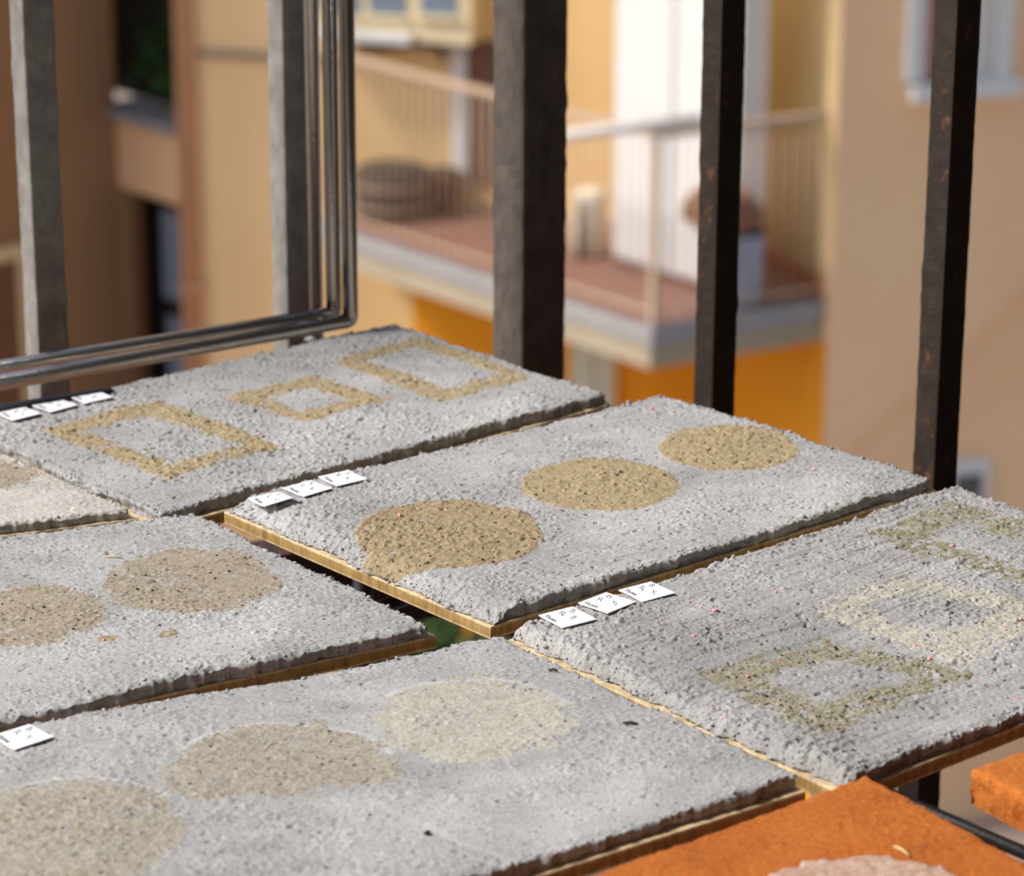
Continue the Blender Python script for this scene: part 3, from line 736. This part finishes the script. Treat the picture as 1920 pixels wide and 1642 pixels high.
def sd_union(a, b_): return lambda X, Y: np.maximum(a(X, Y), b_(X, Y))
def sd_minus(a, b_): return lambda X, Y: np.minimum(a(X, Y), -b_(X, Y))

ICO = None
def ico():
    global ICO
    if ICO is None:
        t = (1+5**.5)/2
        v = np.array([(-1, t, 0), (1, t, 0), (-1, -t, 0), (1, -t, 0), (0, -1, t), (0, 1, t), (0, -1, -t), (0, 1, -t), (t, 0, -1), (t, 0, 1), (-t, 0, -1), (-t, 0, 1)], float)
        v /= np.linalg.norm(v[0])
        f = np.array([(0, 11, 5), (0, 5, 1), (0, 1, 7), (0, 7, 10), (0, 10, 11), (1, 5, 9), (5, 11, 4), (11, 10, 2), (10, 7, 6), (7, 1, 8), (3, 9, 4), (3, 4, 2), (3, 2, 6), (3, 6, 8), (3, 8, 9), (4, 9, 5), (2, 4, 11), (6, 2, 10), (8, 6, 7), (9, 8, 1)])
        ICO = (v, f)
    return ICO
def crumbs(name, G, Z, where, sizes, mat, parent, seed):
    r = np.random.default_rng(seed); v0, f0 = ico(); V = []; F = []
    for (i, j), s in zip(where, sizes):
        p = np.array([*G[i, j], Z[i, j]+s*0.25])
        sc3 = r.uniform(0.6, 1.35, 3)*s; sc3[2] *= 0.75
        vv = v0*(1+r.uniform(-0.28, 0.28, (12, 1)))*sc3
        a = r.uniform(0, 6.28); ca, sa = math.cos(a), math.sin(a)
        vv = np.stack([vv[:, 0]*ca-vv[:, 1]*sa, vv[:, 0]*sa+vv[:, 1]*ca, vv[:, 2]], 1)+p
        F.append(f0+len(V)*12); V.append(vv)
    if not V: return
    o = mesh(name, np.concatenate(V), np.concatenate(F), mat, parent); stuff(o); return o

BOARDS = {}
def board(key, q, label, st, mat, seed, patches=(), pink=0, dark=0, wood_out=0.0, raise_=0.0, pale=None, thick=0.0062):
    ctr_ = sum(q)/4
    PBz = PB+raise_
    root = empty('mortar_board', (ctr_[0], ctr_[1], PBz), label, 'test board', 'mortar test boards laid out on the rack')
    # plywood base: slightly bevelled slab under the mortar
    wq = [ctr_+(p-ctr_)*(1+wood_out) for p in q]
    V = []; F = []
    bev = 0.0004; zb_, zt_ = PBz, PBz+0.0062
    def ring(k, z):
        return [np.array([*(ctr_+(p-ctr_)*(1-k/np.linalg.norm(p-ctr_)))[:2], z]) for p in wq]
    # subdivide long edges a little so the outline is not ruler-straight
    def dense(rg_, sd):
        out = []
        rr = np.random.default_rng(sd)
        for i in range(4):
            a, b_ = rg_[i], rg_[(i+1) % 4]
            for k in range(10):
                p = a+(b_-a)*(k/10)
                out.append(p)
        return out
    rings = [dense(ring(bev, zb_), 1), dense(ring(0, zb_+bev), 1), dense(ring(0, zt_-bev), 1), dense(ring(bev, zt_), 1)]
    n = len(rings[0])
    for r_ in rings: V += r_
    F.append(tuple(range(n-1, -1, -1)))
    for k in range(3):
        for i in range(n): F.append((k*n+i, k*n+(i+1) % n, (k+1)*n+(i+1) % n, (k+1)*n+i))
    F.append(tuple(3*n+i for i in range(n)))
    mesh('plywood_base', V, F, M['plywood'], root)
    if raise_:
        for f_ in (0.25, 0.75):
            a_ = q[0]+(q[1]-q[0])*f_; b_ = q[3]+(q[2]-q[3])*f_; d_ = (b_-a_)/np.linalg.norm(b_-a_); sd_ = np.array([-d_[1], d_[0], 0])
            mb = MB(); mb.obox((a_+b_)/2+ZAX*(PB+raise_/2), d_, sd_, ZAX, 0.15, 0.012, raise_-0.0002); mb.build('batten', M['plywood'], root)
    G, Z, Vv, Ff = height_sheet([np.asarray(p) for p in q], zt_+0.0002, thick, st, seed)
    nu, nv = Z.shape
    X, Y = G[..., 0], G[..., 1]
    mo = mesh('mortar_layer', Vv, Ff, mat, root, True)
    nverts = len(Vv)
    for nm, fn in (('pale', pale), ('stain', None)):
        a = mo.data.attributes.new(nm, 'FLOAT', 'POINT'); arr = np.zeros(nverts, np.float32)
        if fn is not None: arr[:nu*nv] = np.clip(fn(X, Y, nu, nv), 0, 1).ravel()
        a.data.foreach_set('value', arr)
    idx = np.arange(nu*nv).reshape(nu, nv)
    dark_where = []; dark_sz = []; ZT = Z.copy()
    r = np.random.default_rng(seed+200)
    for pi_, (nm, sdf, pm, opt) in enumerate(patches):
        kk = 1/CELL/1000
        d = sdf(X, Y)-opt.get('shrink', 0.0)+opt.get('wav', 0.0012)*gnoise(nu, nv, 4*kk, 4*kk, seed+70+pi_)+opt.get('fray', 0.0006)*gnoise(nu, nv, 0.6*kk, 0.5*kk, seed+80+pi_)
        cov = opt.get('cover', None)
        if cov is not None:
            d = np.minimum(d, 0.0012*(gnoise(nu, nv, 6*kk, 4*kk, seed+90+pi_)*0.35+gnoise(nu, nv, 0.55*kk, 0.45*kk, seed+95+pi_)+cov))
        lift = opt.get('lift', 0.0006)
        zz = Z+lift*sstep(-0.0004, 0.0016, d)-opt.get('sink', 0.00025)+opt.get('rough', 0.00015)*gnoise(nu, nv, 1.3*kk, 1.1*kk, seed+85+pi_)
        keep = d > -0.0006; ZT = np.where(keep, np.maximum(ZT, zz), ZT)
        fk = keep[:-1, :-1] | keep[1:, :-1] | keep[1:, 1:] | keep[:-1, 1:]
        if not fk.any(): continue
        fa = np.stack([idx[:-1, :-1][fk], idx[1:, :-1][fk], idx[1:, 1:][fk], idx[:-1, 1:][fk]], -1)
        used = np.unique(fa); remap = np.full(nu*nv, -1); remap[used] = np.arange(len(used))
        vv = np.concatenate([G, zz[..., None]], 2).reshape(-1, 3)[used]
        mesh(nm, vv, remap[fa], M[pm], root, True)
        nd = opt.get('dark', 0)
        ins_ = np.argwhere(d > 0.001)
        if nd and len(ins_):
            for s in ins_[r.integers(len(ins_), size=nd)]:
                dark_where.append(tuple(s)); dark_sz.append(0.00034*min(2.2, r.lognormal(0, 0.5)))
    for _ in range(dark):  # scattered dark crumbs, also standing in for the shadows of tiny grains
        dark_where.append((r.integers(6, nu-6), r.integers(6, nv-6))); dark_sz.append(0.00024*min(2.2, r.lognormal(0, 0.5)))
    crumbs('crumbs_shadow_specks', G, ZT, dark_where, dark_sz, M['crumb_dark'], root, seed+300)
    # loose mortar grains heaped along the edges
    gw = []; gs = []
    for _ in range(st.get('edge_grains', 260)):
        e = r.integers(4); dd = int(abs(r.normal(0, 5)))+1
        if e == 0: ij = (min(dd, nu-1), r.integers(nv))
        elif e == 1: ij = (max(nu-1-dd, 0), r.integers(nv))
        elif e == 2: ij = (r.integers(nu), min(dd, nv-1))
        else: ij = (r.integers(nu), max(nv-1-dd, 0))
        gw.append(ij); gs.append(0.00055*r.lognormal(0, 0.4))
    for _ in range(st.get('field_grains', 450)):
        gw.append((r.integers(nu), r.integers(nv))); gs.append(0.0003*min(2.6, r.lognormal(0, 0.5)))
    o = crumbs('mortar_grains', G, Z, gw, gs, mat, root, seed+310)
    if pink:
        pw = [(r.integers(4, nu-4), r.integers(4, nv-4)) for _ in range(pink)]
        crumbs('pink_pigment_grains', G, ZT, pw, [0.00042*r.lognormal(0, 0.4) for _ in pw], M['pigment_pink'], root, seed+320)
    BOARDS[key] = (G, ZT)
    return root
def zat(key, p):
    G, Z = BOARDS[key]; d = (G[..., 0]-p[0])**2+(G[..., 1]-p[1])**2
    return Z.ravel()[d.argmin()]
def zmax(key, p, r):
    G, Z = BOARDS[key]; d = (G[..., 0]-p[0])**2+(G[..., 1]-p[1])**2
    m = d < r*r
    return np.percentile(Z[m], 97) if m.any() else 0.0

def Q4(lf, rf, rb, lb): return [np.array([*P(*p)[:2], 0.0]) if not isinstance(p, np.ndarray) else np.array([p[0], p[1], 0.0]) for p in (lf, rf, rb, lb)]
# board A: three clay frames (back)
A = Q4((296, 972), (1150, 737), (735, 602), (735, 602)); A[3] = A[2]-UAX*0.301-VAX*0.004
A[0] = A[3]-VAX*0.197+UAX*0.002
A[0] = np.array([*P(300, 968)[:2], 0.0]); A[3] = A[0]+(A[2]-A[1])*1.02
fr = [
 ([(72, 806), (302, 749), (528, 840), (314, 900)], [(163, 806), (281, 778), (450, 840), (320, 872)]),
 ([(417, 744), (589, 701), (737, 749), (568, 794)], [(501, 746), (580, 724), (649, 749), (565, 772)]),
 ([(616, 677), (791, 634), (1006, 704), (827, 752)], [(689, 677), (779, 652), (933, 698), (846, 725)])]
board('A', A, 'grey mortar board with three ochre clay square frames, set against the steel tubes',
      dict(grain=0.0003, lump=0.0002, low=0.0005, clod=0.0006, pit=0.0008, streak=0.00006, inset=(0.003, 0.003, 0.004, 0.002)), M['mortar_grey'], 100,
      [('clay_frame', sd_frame(*f), 'clay_ochre', dict(lift=0.0004, sink=0.0001, rough=0.00015, dark=90, fray=0.0013, wav=0.0006, shrink=0.0007)) for f in fr], pink=45, dark=500)
# board B: three clay discs
B = [np.array([*P(*p, zz_)[:2], 0.0]) for p, zz_ in (((420, 954), -0.001), ((920, 1170), -0.001), ((1755, 902), 0.002), ((1240, 738), 0.003))]
B = [B[1], B[2], B[3], B[0]]              # left-front, right-front, right-back, left-back
PZ = 0.0038
B1 = sd_minus(sd_union(sd_circle(842, 1000, 180), sd_poly([(690, 1020), (850, 1040), (800, 1066), (690, 1074), (672, 1055)])),
              sd_poly([(660, 1082), (1100, 1040), (1200, 1200), (700, 1250)]))
board('B', B, 'grey mortar board with three brown clay discs, the foremost one chipped',
      dict(grain=0.00026, lump=0.00015, low=0.0005, clod=0.0005, pit=0.0008, streak=0.0001, inset=(0.0012, 0.002, 0.001, 0.003), rough_left=0.001, shoulder=0.0012, edge_grains=500), M['mortar_grey'], 200,
      [('clay_disc', B1, 'clay_brown', dict(lift=0.0006, dark=220, wav=0.0006)),
       ('clay_disc', sd_circle(1125, 908, 148), 'clay_ochre', dict(lift=0.0003, sink=0.00005, rough=0.00005, dark=60, wav=0.0006)),
       ('clay_disc', sd_circle(1364, 840, 130), 'clay_ochre', dict(lift=0.0003, sink=0.00005, rough=0.00005, dark=90, wav=0.0006)),
       ('clay_spot', sd_circle(1113, 800, 22), 'clay_light', dict(lift=0.0003, cover=0.4))], pink=90, dark=400, raise_=0.004)
PZ = 0.0
# board D: two dull discs (left)
D1, D2 = P(818, 1166), P(372, 957)
D0 = P(0, 1343); D3 = P(0, 1003)
dfr = (D0-D1)/np.linalg.norm(D0-D1); dbk = (D3-D2)/np.linalg.norm(D3-D2)
D = [np.array([*p[:2], 0.0]) for p in (D1+dfr*0.30, D1, D2, D2+dbk*0.30)]
board('D', D, 'pale grey mortar board with two dull brown clay discs, left of the chipped disc',
      dict(grain=0.0002, lump=0.00013, low=0.0006, clod=0.0005, pit=0.0005, streak=0.0001, inset=(0.002, 0.003, 0.0, 0.002)), M['mortar_cool'], 300,
      [('clay_disc', sd_circle(360, 1084, 165), 'clay_dull', dict(lift=0.00012, sink=0.00002, rough=0, dark=110, wav=0.0015, fray=0.0022, cover=1.5)),
       ('clay_disc', sd_circle(45, 1148, 150), 'clay_dull', dict(lift=0.00012, sink=0.00002, rough=0, dark=100, wav=0.0015, fray=0.0022, cover=1.5)),
       ('clay_spot', sd_circle(208, 1192, 12), 'clay_brown', dict(lift=0.0004)),
       ('clay_spot', sd_circle(313, 1186, 18), 'clay_brown', dict(lift=0.0004))], pink=12, dark=160, thick=0.0052)
# board G: far left
G1 = P(268, 962); G2 = A[3]-UAX*0.006-VAX*0.002
gq = [G1-UAX*0.006+VAX*0.002]
gfr = dbk
G0 = np.array([*(D2+dbk*0.043+VAX*0.006)[:2], 0.0])
G_right_front = np.array([*P(262, 950)[:2], 0.0]); G_right_back = G_right_front+(A[3]-A[0])*0.98
Gq = [G_right_front+dbk*0.30, G_right_front, G_right_back, G_right_back+dbk*0.30]
Gq = [np.array([p[0], p[1], 0.0]) for p in Gq]
board('G', Gq, 'smooth off white mortar board with a small brown smear, lying left of the clay frames',
      dict(grain=0.00013, lump=0.0001, low=0.0003, clod=0.0002, pit=0.0003), M['mortar_warm'], 400,
      [('clay_smear', sd_circle(-10, 886, 75), 'clay_dull', dict(lift=0.00012, sink=0.00002, rough=0, fray=0.003, dark=25))], dark=20, thick=0.0045)
# board E: three pale discs (front)
E1, E2 = P(1512, 1455), P(940, 1186)
E0, E3 = P(920, 1642), P(60, 1358)
efr = (E0-E1)/np.linalg.norm(E0-E1); ebk = (E3-E2)/np.linalg.norm(E3-E2)
Eb = [np.array([*p[:2], 0.0]) for p in (E1+efr*0.305, E1, E2, E2+ebk*0.305)]
def ring_pale(discs, lines):
    def f(X, Y, nu, nv):
        kk = 1/CELL/1000; w_ = 0.0015*gnoise(nu, nv, 6*kk, 6*kk, 901); m = np.zeros_like(X)
        for (cx, cy, rx, a0, a1) in discs:
            c = P(cx, cy)[:2]; r = np.linalg.norm(P(cx+rx, cy)[:2]-P(cx-rx, cy)[:2])/2
            ang = np.degrees(np.arctan2(Y-c[1], X-c[0])) % 360
            on = (ang > a0) & (ang < a1)
            m = np.maximum(m, on*np.exp(-((np.hypot(X-c[0], Y-c[1])-r-0.0015+w_*0.5)/0.0013)**2)*0.6)
        for pa_, pb_, ww in lines:
            a_, b_ = P(*pa_)[:2], P(*pb_)[:2]; e = b_-a_; L = np.linalg.norm(e); e /= L
            t = (X-a_[0])*e[0]+(Y-a_[1])*e[1]; s = (X-a_[0])*(-e[1])+(Y-a_[1])*e[0]
            m = np.maximum(m, ((t > 0) & (t < L))*np.exp(-((s+w_)/ww)**2)*0.35)
        return m
    return f
board('E', Eb, 'pale grey mortar board with three washed out beige discs, lying beside the big terracotta tile',
      dict(grain=0.00013, lump=0.00014, low=0.0008, mid=0.00025, clod=0.0003, pit=0.0004, streak=0.00006, inset=(0.002, 0.003, 0.003, 0.002)), M['mortar_cool'], 500,
      [('clay_disc', sd_minus(sd_circle(530, 1440, 208), sd_poly([(280, 1520), (480, 1490), (760, 1455), (900, 1600), (300, 1650)])), 'clay_light', dict(lift=0.00012, sink=0.00002, rough=0, dark=50, wav=0.002, fray=0.002, cover=1.5)),
       ('clay_disc', sd_circle(892, 1345, 182), 'clay_cream', dict(lift=0.00012, sink=0.00002, rough=0, dark=15, wav=0.002, fray=0.003, cover=1.1)),
       ('clay_disc', sd_circle(120, 1565, 230), 'clay_light', dict(lift=0.00012, sink=0.00002, rough=0, dark=70, wav=0.002, fray=0.003, cover=1.5))], pink=4, dark=45,
      pale=ring_pale([(530, 1440, 208, 20, 160), (892, 1345, 182, 15, 150), (120, 1565, 230, 40, 150)], [((700, 1500), (1010, 1642), 0.0018), ((940, 1420), (1080, 1560), 0.0012)]))
# board F: rough with faint frames (right)
F0 = np.array([*P(1585, 1462)[:2], 0.0]); F3 = np.array([*P(946, 1176)[:2], 0.0]); F2 = np.array([*P(1792, 908)[:2], 0.0])
F1 = F2+(F0-F3)*1.0
Fq = [F0, F1, F2, F3]
ff = [
 ([(1325, 1262), (1548, 1192), (1806, 1266), (1541, 1372)], [(1410, 1262), (1559, 1226), (1745, 1272), (1523, 1325)]),
 ([(1523, 1138), (1711, 1078), (1990, 1150), (1800, 1240)], [(1605, 1138), (1730, 1106), (1905, 1152), (1765, 1192)]),
 ([(1640, 1000), (1792, 948), (2120, 1030), (1960, 1110)], [(1730, 1002), (1800, 975), (2020, 1035), (1920, 1072)])]
board('F', Fq, 'rough grey mortar board with pink grains and faint cream clay frames',
      dict(grain=0.00026, lump=0.00014, low=0.0006, mid=0.0002, clod=0.0008, pit=0.0011, streak=0.00024, inset=(0.003, 0.002, 0.003, 0.001), rough_left=0.0008, taper=0.0035, edge_grains=500, field_grains=900), M['mortar_dark'], 600,
      [('clay_frame', sd_frame(*f), pm_, dict(lift=0.00015, sink=0.00002, rough=0.0001, dark=dk, wav=0.001, fray=0.002, cover=cv, shrink=-0.001)) for f, dk, pm_, cv in zip(ff, (200, 40, 140), ('clay_olive', 'clay_cream', 'clay_olive'), (1.5, 1.5, 1.1))]
      +[('moss_stain', sd_poly([(1325, 1262), (1440, 1225), (1500, 1290), (1640, 1345), (1560, 1372)]), 'clay_dull', dict(lift=0.00015, sink=0.00002, cover=-0.3, wav=0.003, dark=60))], pink=230, dark=500)

# ------------------------------------------------------------------ terracotta tiles
def terracotta(q, label, seed, patches=()):
    ctr_ = sum(q)/4
    e = empty('terracotta_tile', (ctr_[0], ctr_[1], PB), label, 'tile', 'terracotta tiles on the rack')
    st = dict(grain=0.00009, lump=0.0001, low=0.0003, mid=0.0001, clod=0.0001, pit=0.0003, ragged=0.0004, shoulder=0.0016, edge_grains=0)
    G, Z, V, F = height_sheet(q, PB, 0.0155, st, seed, 0.0011)
    o = mesh('body', V, F, M['terracotta'], e, True)
    nu, nv = Z.shape; idx = np.arange(nu*nv).reshape(nu, nv); kk = 1/1.1
    for nm, sdf, pm in patches:
        d = sdf(G[..., 0], G[..., 1])+0.0012*gnoise(nu, nv, 4, 4, seed+3)+0.0006*gnoise(nu, nv, 1, 1, seed+4)
        zz = Z+0.0007*sstep(-0.0005, 0.002, d)-0.00025+0.00012*gnoise(nu, nv, 1.2, 1.2, seed+5)
        keep = d > -0.0006
        fk = keep[:-1, :-1] | keep[1:, :-1] | keep[1:, 1:] | keep[:-1, 1:]
        if not fk.any(): continue
        fa = np.stack([idx[:-1, :-1][fk], idx[1:, :-1][fk], idx[1:, 1:][fk], idx[:-1, 1:][fk]], -1)
        used = np.unique(fa); remap = np.full(nu*nv, -1); remap[used] = np.arange(len(used))
        mesh(nm, np.concatenate([G, zz[..., None]], 2).reshape(-1, 3)[used], remap[fa], M[pm], e, True)
    BOARDS['tile%d' % seed] = (G, Z)
    return e
TZ = 0.003
t1 = np.array([*P(1624, 1440, TZ)[:2], 0.0])
ea = P(1060, 1642, TZ)-P(1600, 1446, TZ); ea = np.array([ea[0], ea[1], 0])/np.linalg.norm(ea[:2])
eb = P(1915, 1592, TZ)-P(1640, 1444, TZ); eb = np.array([eb[0], eb[1], 0])/np.linalg.norm(eb[:2])
terracotta([t1+ea*0.28+eb*0.14, t1+eb*0.14, t1, t1+ea*0.28], 'large orange terracotta tile carrying a pale salmon disc, pressed against the boards', 700,
           [('plaster_disc', sd_circle(1640, 1725, 240), 'clay_salmon')])
t2 = np.array([*P(1798, 1437, TZ)[:2], 0.0])
terracotta([t2+eb*0.14, t2+eb*0.14-ea*0.28, t2-ea*0.28, t2], 'orange terracotta tile with rounded corner, across the gap from the tile with salmon disc', 720)

# ------------------------------------------------------------------ paper tags with handwriting
GL = {
 'B': [[(0, 0), (0.05, 1)], [(0.02, 0.97), (0.5, 0.95), (0.6, 0.75), (0.45, 0.55), (0.05, 0.52)], [(0.3, 0.53), (0.65, 0.42), (0.65, 0.15), (0.4, 0.0), (-0.05, 0.03)]],
 'R': [[(0, 0), (0.05, 1)], [(0.0, 0.95), (0.5, 1.0), (0.62, 0.75), (0.4, 0.52), (0.05, 0.48)], [(0.3, 0.5), (0.7, 0.0)]],
 'Y': [[(0, 1), (0.3, 0.5)], [(0.65, 1), (0.15, 0.0)]],
 'S': [[(0.6, 0.9), (0.3, 1.0), (0.05, 0.8), (0.3, 0.52), (0.55, 0.3), (0.35, 0.02), (0.0, 0.1)]],
 'G': [[(0.6, 0.85), (0.3, 1.0), (0.02, 0.6), (0.15, 0.1), (0.5, 0.05), (0.6, 0.4), (0.35, 0.42)]],
 'K': [[(0, 0), (0.05, 1)], [(0.6, 1), (0.08, 0.5), (0.65, 0)]],
 '1': [[(0.1, 0.45), (0.15, -0.15)]],
 '2': [[(0.0, 0.35), (0.2, 0.45), (0.25, 0.25), (0.0, -0.1), (0.35, -0.1)]],
 '.': [[(0.0, 0.0), (0.08, 0.02)]],
 'H': [[(0, 0), (0.05, 0.9)], [(0.55, 0.95), (0.5, 0)], [(-0.1, 0.45), (0.7, 0.5)]],
 'o': [[(0.3, 0.5), (0.05, 0.35), (0.15, 0.05), (0.4, 0.05), (0.48, 0.35), (0.3, 0.5)]],
 'm': [[(0, 0), (0.05, 0.5), (0.25, 0.48), (0.28, 0.05), (0.32, 0.45), (0.52, 0.45), (0.58, 0.0)]],
 'e': [[(0.05, 0.28), (0.42, 0.3), (0.3, 0.5), (0.08, 0.4), (0.1, 0.05), (0.5, 0.05)]],
}
TAGS = [
 ('F', (1064, 1163), 7, 0.0187, ('B.', 'R1', 'B'), 'white paper tag reading B, R1, B at the corner of the pink grained board', 0.0),
 ('F', (1138, 1136), -4, 0.0187, ('B.', 'R.', 'Y2'), 'white paper tag marked B, R and Y2, middle of three on the pink grained board', 0.0006),
 ('F', (1213, 1114), 6, 0.0187, ('B', 'R1', 'Y1'), 'white paper tag marked B, R1 and Y1, innermost of three on the pink grained board', 0.0004),
 ('B', (511, 942), 8, 0.018, ('S', 'G', 'G'), 'white paper tag with one lifted corner, nearest the bare plywood edge of the disc board', 0.0032),
 ('B', (577, 922), 0, 0.018, ('S.', 'G', 'K.'), 'white paper tag, middle of three on the board with chipped disc', 0.0006),
 ('B', (643, 903), 6, 0.018, ('S', 'R', 'K'), 'white paper tag, innermost of three on the board with chipped disc', 0.0004),
 ('A', (36, 782), 2, 0.0178, ('S', 'G', 'K'), 'white paper tag, outermost of three on the board with clay frames', 0.001),
 ('A', (103, 767), -2, 0.0178, ('S', 'R', 'K'), 'white paper tag, middle of three on the board with clay frames', 0.0006),
 ('A', (170, 752), 3, 0.0178, ('S', 'B', 'K'), 'white paper tag, innermost of three on the board with clay frames', 0.0004),
 ('E', (42, 1389), 0, 0.0187, ('B', 'R', 'Y'), 'single white paper tag on the board with washed out discs', 0.0006),
]
for ti, (key, pc, rot, size, words, lab, curl) in enumerate(TAGS):
    c = P(*pc, 0.004 if key == 'B' else 0.0); z0 = zmax(key, c, size*0.62)
    ex = az(138.5+rot); ey = az(48.5+rot)
    n = 8; Vt = []; th = 0.0004
    def surf(a, b_):      # a, b_ in -0.5..0.5
        lift = curl*max(0.0, a+0.15)**2*2*(0.4+0.6*(b_+0.5))+0.0001*math.sin(7*a+ti)
        return c*np.array([1, 1, 0])+ex*(a*size*0.97)+ey*(b_*size)+ZAX*(z0+0.0002+lift)
    root = empty('paper_tag', (c[0], c[1], z0), lab, 'paper tag', 'handwritten paper tags on the mortar boards')
    V = []; F = []
    for s_ in (0, 1):
        for i in range(n+1):
            for j in range(n+1): V.append(surf(-0.5+i/n, -0.5+j/n)+ZAX*(th*s_))
    I = lambda s_, i, j: s_*(n+1)**2+i*(n+1)+j
    for i in range(n):
        for j in range(n):
            F.append((I(1, i, j), I(1, i+1, j), I(1, i+1, j+1), I(1, i, j+1))); F.append((I(0, i, j), I(0, i, j+1), I(0, i+1, j+1), I(0, i+1, j)))
    for i in range(n):
        F += [(I(0, i, 0), I(0, i+1, 0), I(1, i+1, 0), I(1, i, 0)), (I(0, i+1, n), I(0, i, n), I(1, i, n), I(1, i+1, n)),
              (I(0, 0, i+1), I(0, 0, i), I(1, 0, i), I(1, 0, i+1)), (I(0, n, i), I(0, n, i+1), I(1, n, i+1), I(1, n, i))]
    # ex x ey points down, so flip
    F = [f[::-1] for f in F] if np.cross(ex, ey)[2] < 0 else F
    mesh('paper', V, F, M['paper'], root)
    IV = []; IF = []
    def stroke(pts, w):
        for (x0, y0), (x1, y1) in zip(pts[:-1], pts[1:]):
            dx, dy = x1-x0, y1-y0; L = math.hypot(dx, dy) or 1; nx_, ny_ = -dy/L*w/2, dx/L*w/2
            ext = w*0.25; x0 -= dx/L*ext; y0 -= dy/L*ext; x1 += dx/L*ext; y1 += dy/L*ext
            k = len(IV)
            for (x, y) in ((x0+nx_, y0+ny_), (x0-nx_, y0-ny_), (x1-nx_, y1-ny_), (x1+nx_, y1+ny_)):
                IV.append(surf(x, y)+ZAX*(th+0.00006))
            IF.append((k, k+1, k+2, k+3))
    def write(txt, x, y, hgt, w=0.019):
        for ch in txt:
            for ln in GL[ch]: stroke([(x+px_*hgt*0.9-py_*hgt*0.5, y+py_*hgt*0.95) for px_, py_ in ln], w)
            x += hgt*(0.38 if ch in '.12' else 0.62)
    jx = random.uniform(-0.03, 0.03); jy = random.uniform(-0.02, 0.02)
    write(words[0], -0.26+jx, 0.26+jy, 0.19); write(words[1], -0.28+jx, -0.04+jy, 0.2); write(words[2], 0.12+jx, 0.0-jy, 0.19)
    write('Home', -0.32-jx, -0.42+jy, 0.18)
    mesh('handwriting', IV, IF, M['ink'], root)

# ------------------------------------------------------------------ small debris
def rod(name, key, p0, p1, r, mat, lab, cat):
    a, b_ = P(*p0), P(*p1); z = max(zmax(key, a, 0.002), zmax(key, b_, 0.002))+r*0.9
    a[2] = z; b_[2] = z; m_ = (a+b_)/2+np.array([0.0003, 0.0004, 0.0003])
    b = MB(); b.tube([a, m_, b_], [r*0.7, r, r*0.6], 6); tag(b.build(name, M[mat], None, True), lab, cat)
rod('twig', 'E', (1167, 1365), (1196, 1367), 0.0006, 'twig', 'tiny dark twig lying on the board with washed out discs', 'twig')
rod('straw', 'D', (192, 1041), (230, 1043), 0.00035, 'straw', 'pale straw fragment above the dull brown disc', 'straw')
rod('straw', 'tile700', (1676, 1604), (1704, 1622), 0.0007, 'straw', 'short pale straw at the rim of the salmon disc', 'straw')
rod('twig', 'E', (1028, 1258), (1045, 1260), 0.0006, 'twig', 'thin dark twig near the plywood edge strip', 'twig')
def pebble(name, key, px, s, mat, lab, cat, seed, sc=(1, 1, 0.7)):
    p = P(*px, 0.004 if key == 'B' else 0.0); r = np.random.default_rng(seed); v0, f0 = ico()
    z = zmax(key, p, 0.002)
    vv = v0*(1+r.uniform(-0.25, 0.25, (12, 1)))*s*np.array(sc)+np.array([p[0], p[1], z+s*sc[2]*0.6])
    tag(mesh(name, vv, f0, M[mat], None), lab, cat)
pebble('plaster_chip', 'A', (581, 640), 0.0028, 'plaster_white', 'small white plaster chip under the steel tubes', 'chip', 4, (1.3, 0.9, 0.6))
pebble('soil_crumb', 'E', (801, 1560), 0.0014, 'twig', 'single black crumb on the board with washed out discs', 'crumb', 5)
pebble('mortar_crumb', 'B', (1140, 748), 0.0014, 'crumb_dark', 'dark mortar crumb at the back corner of the disc board', 'crumb', 6)
pebble('mortar_crumb', 'B', (724, 1068), 0.0011, 'crumb_dark', 'dark mortar crumb at the chipped edge of the foremost disc', 'crumb', 8)
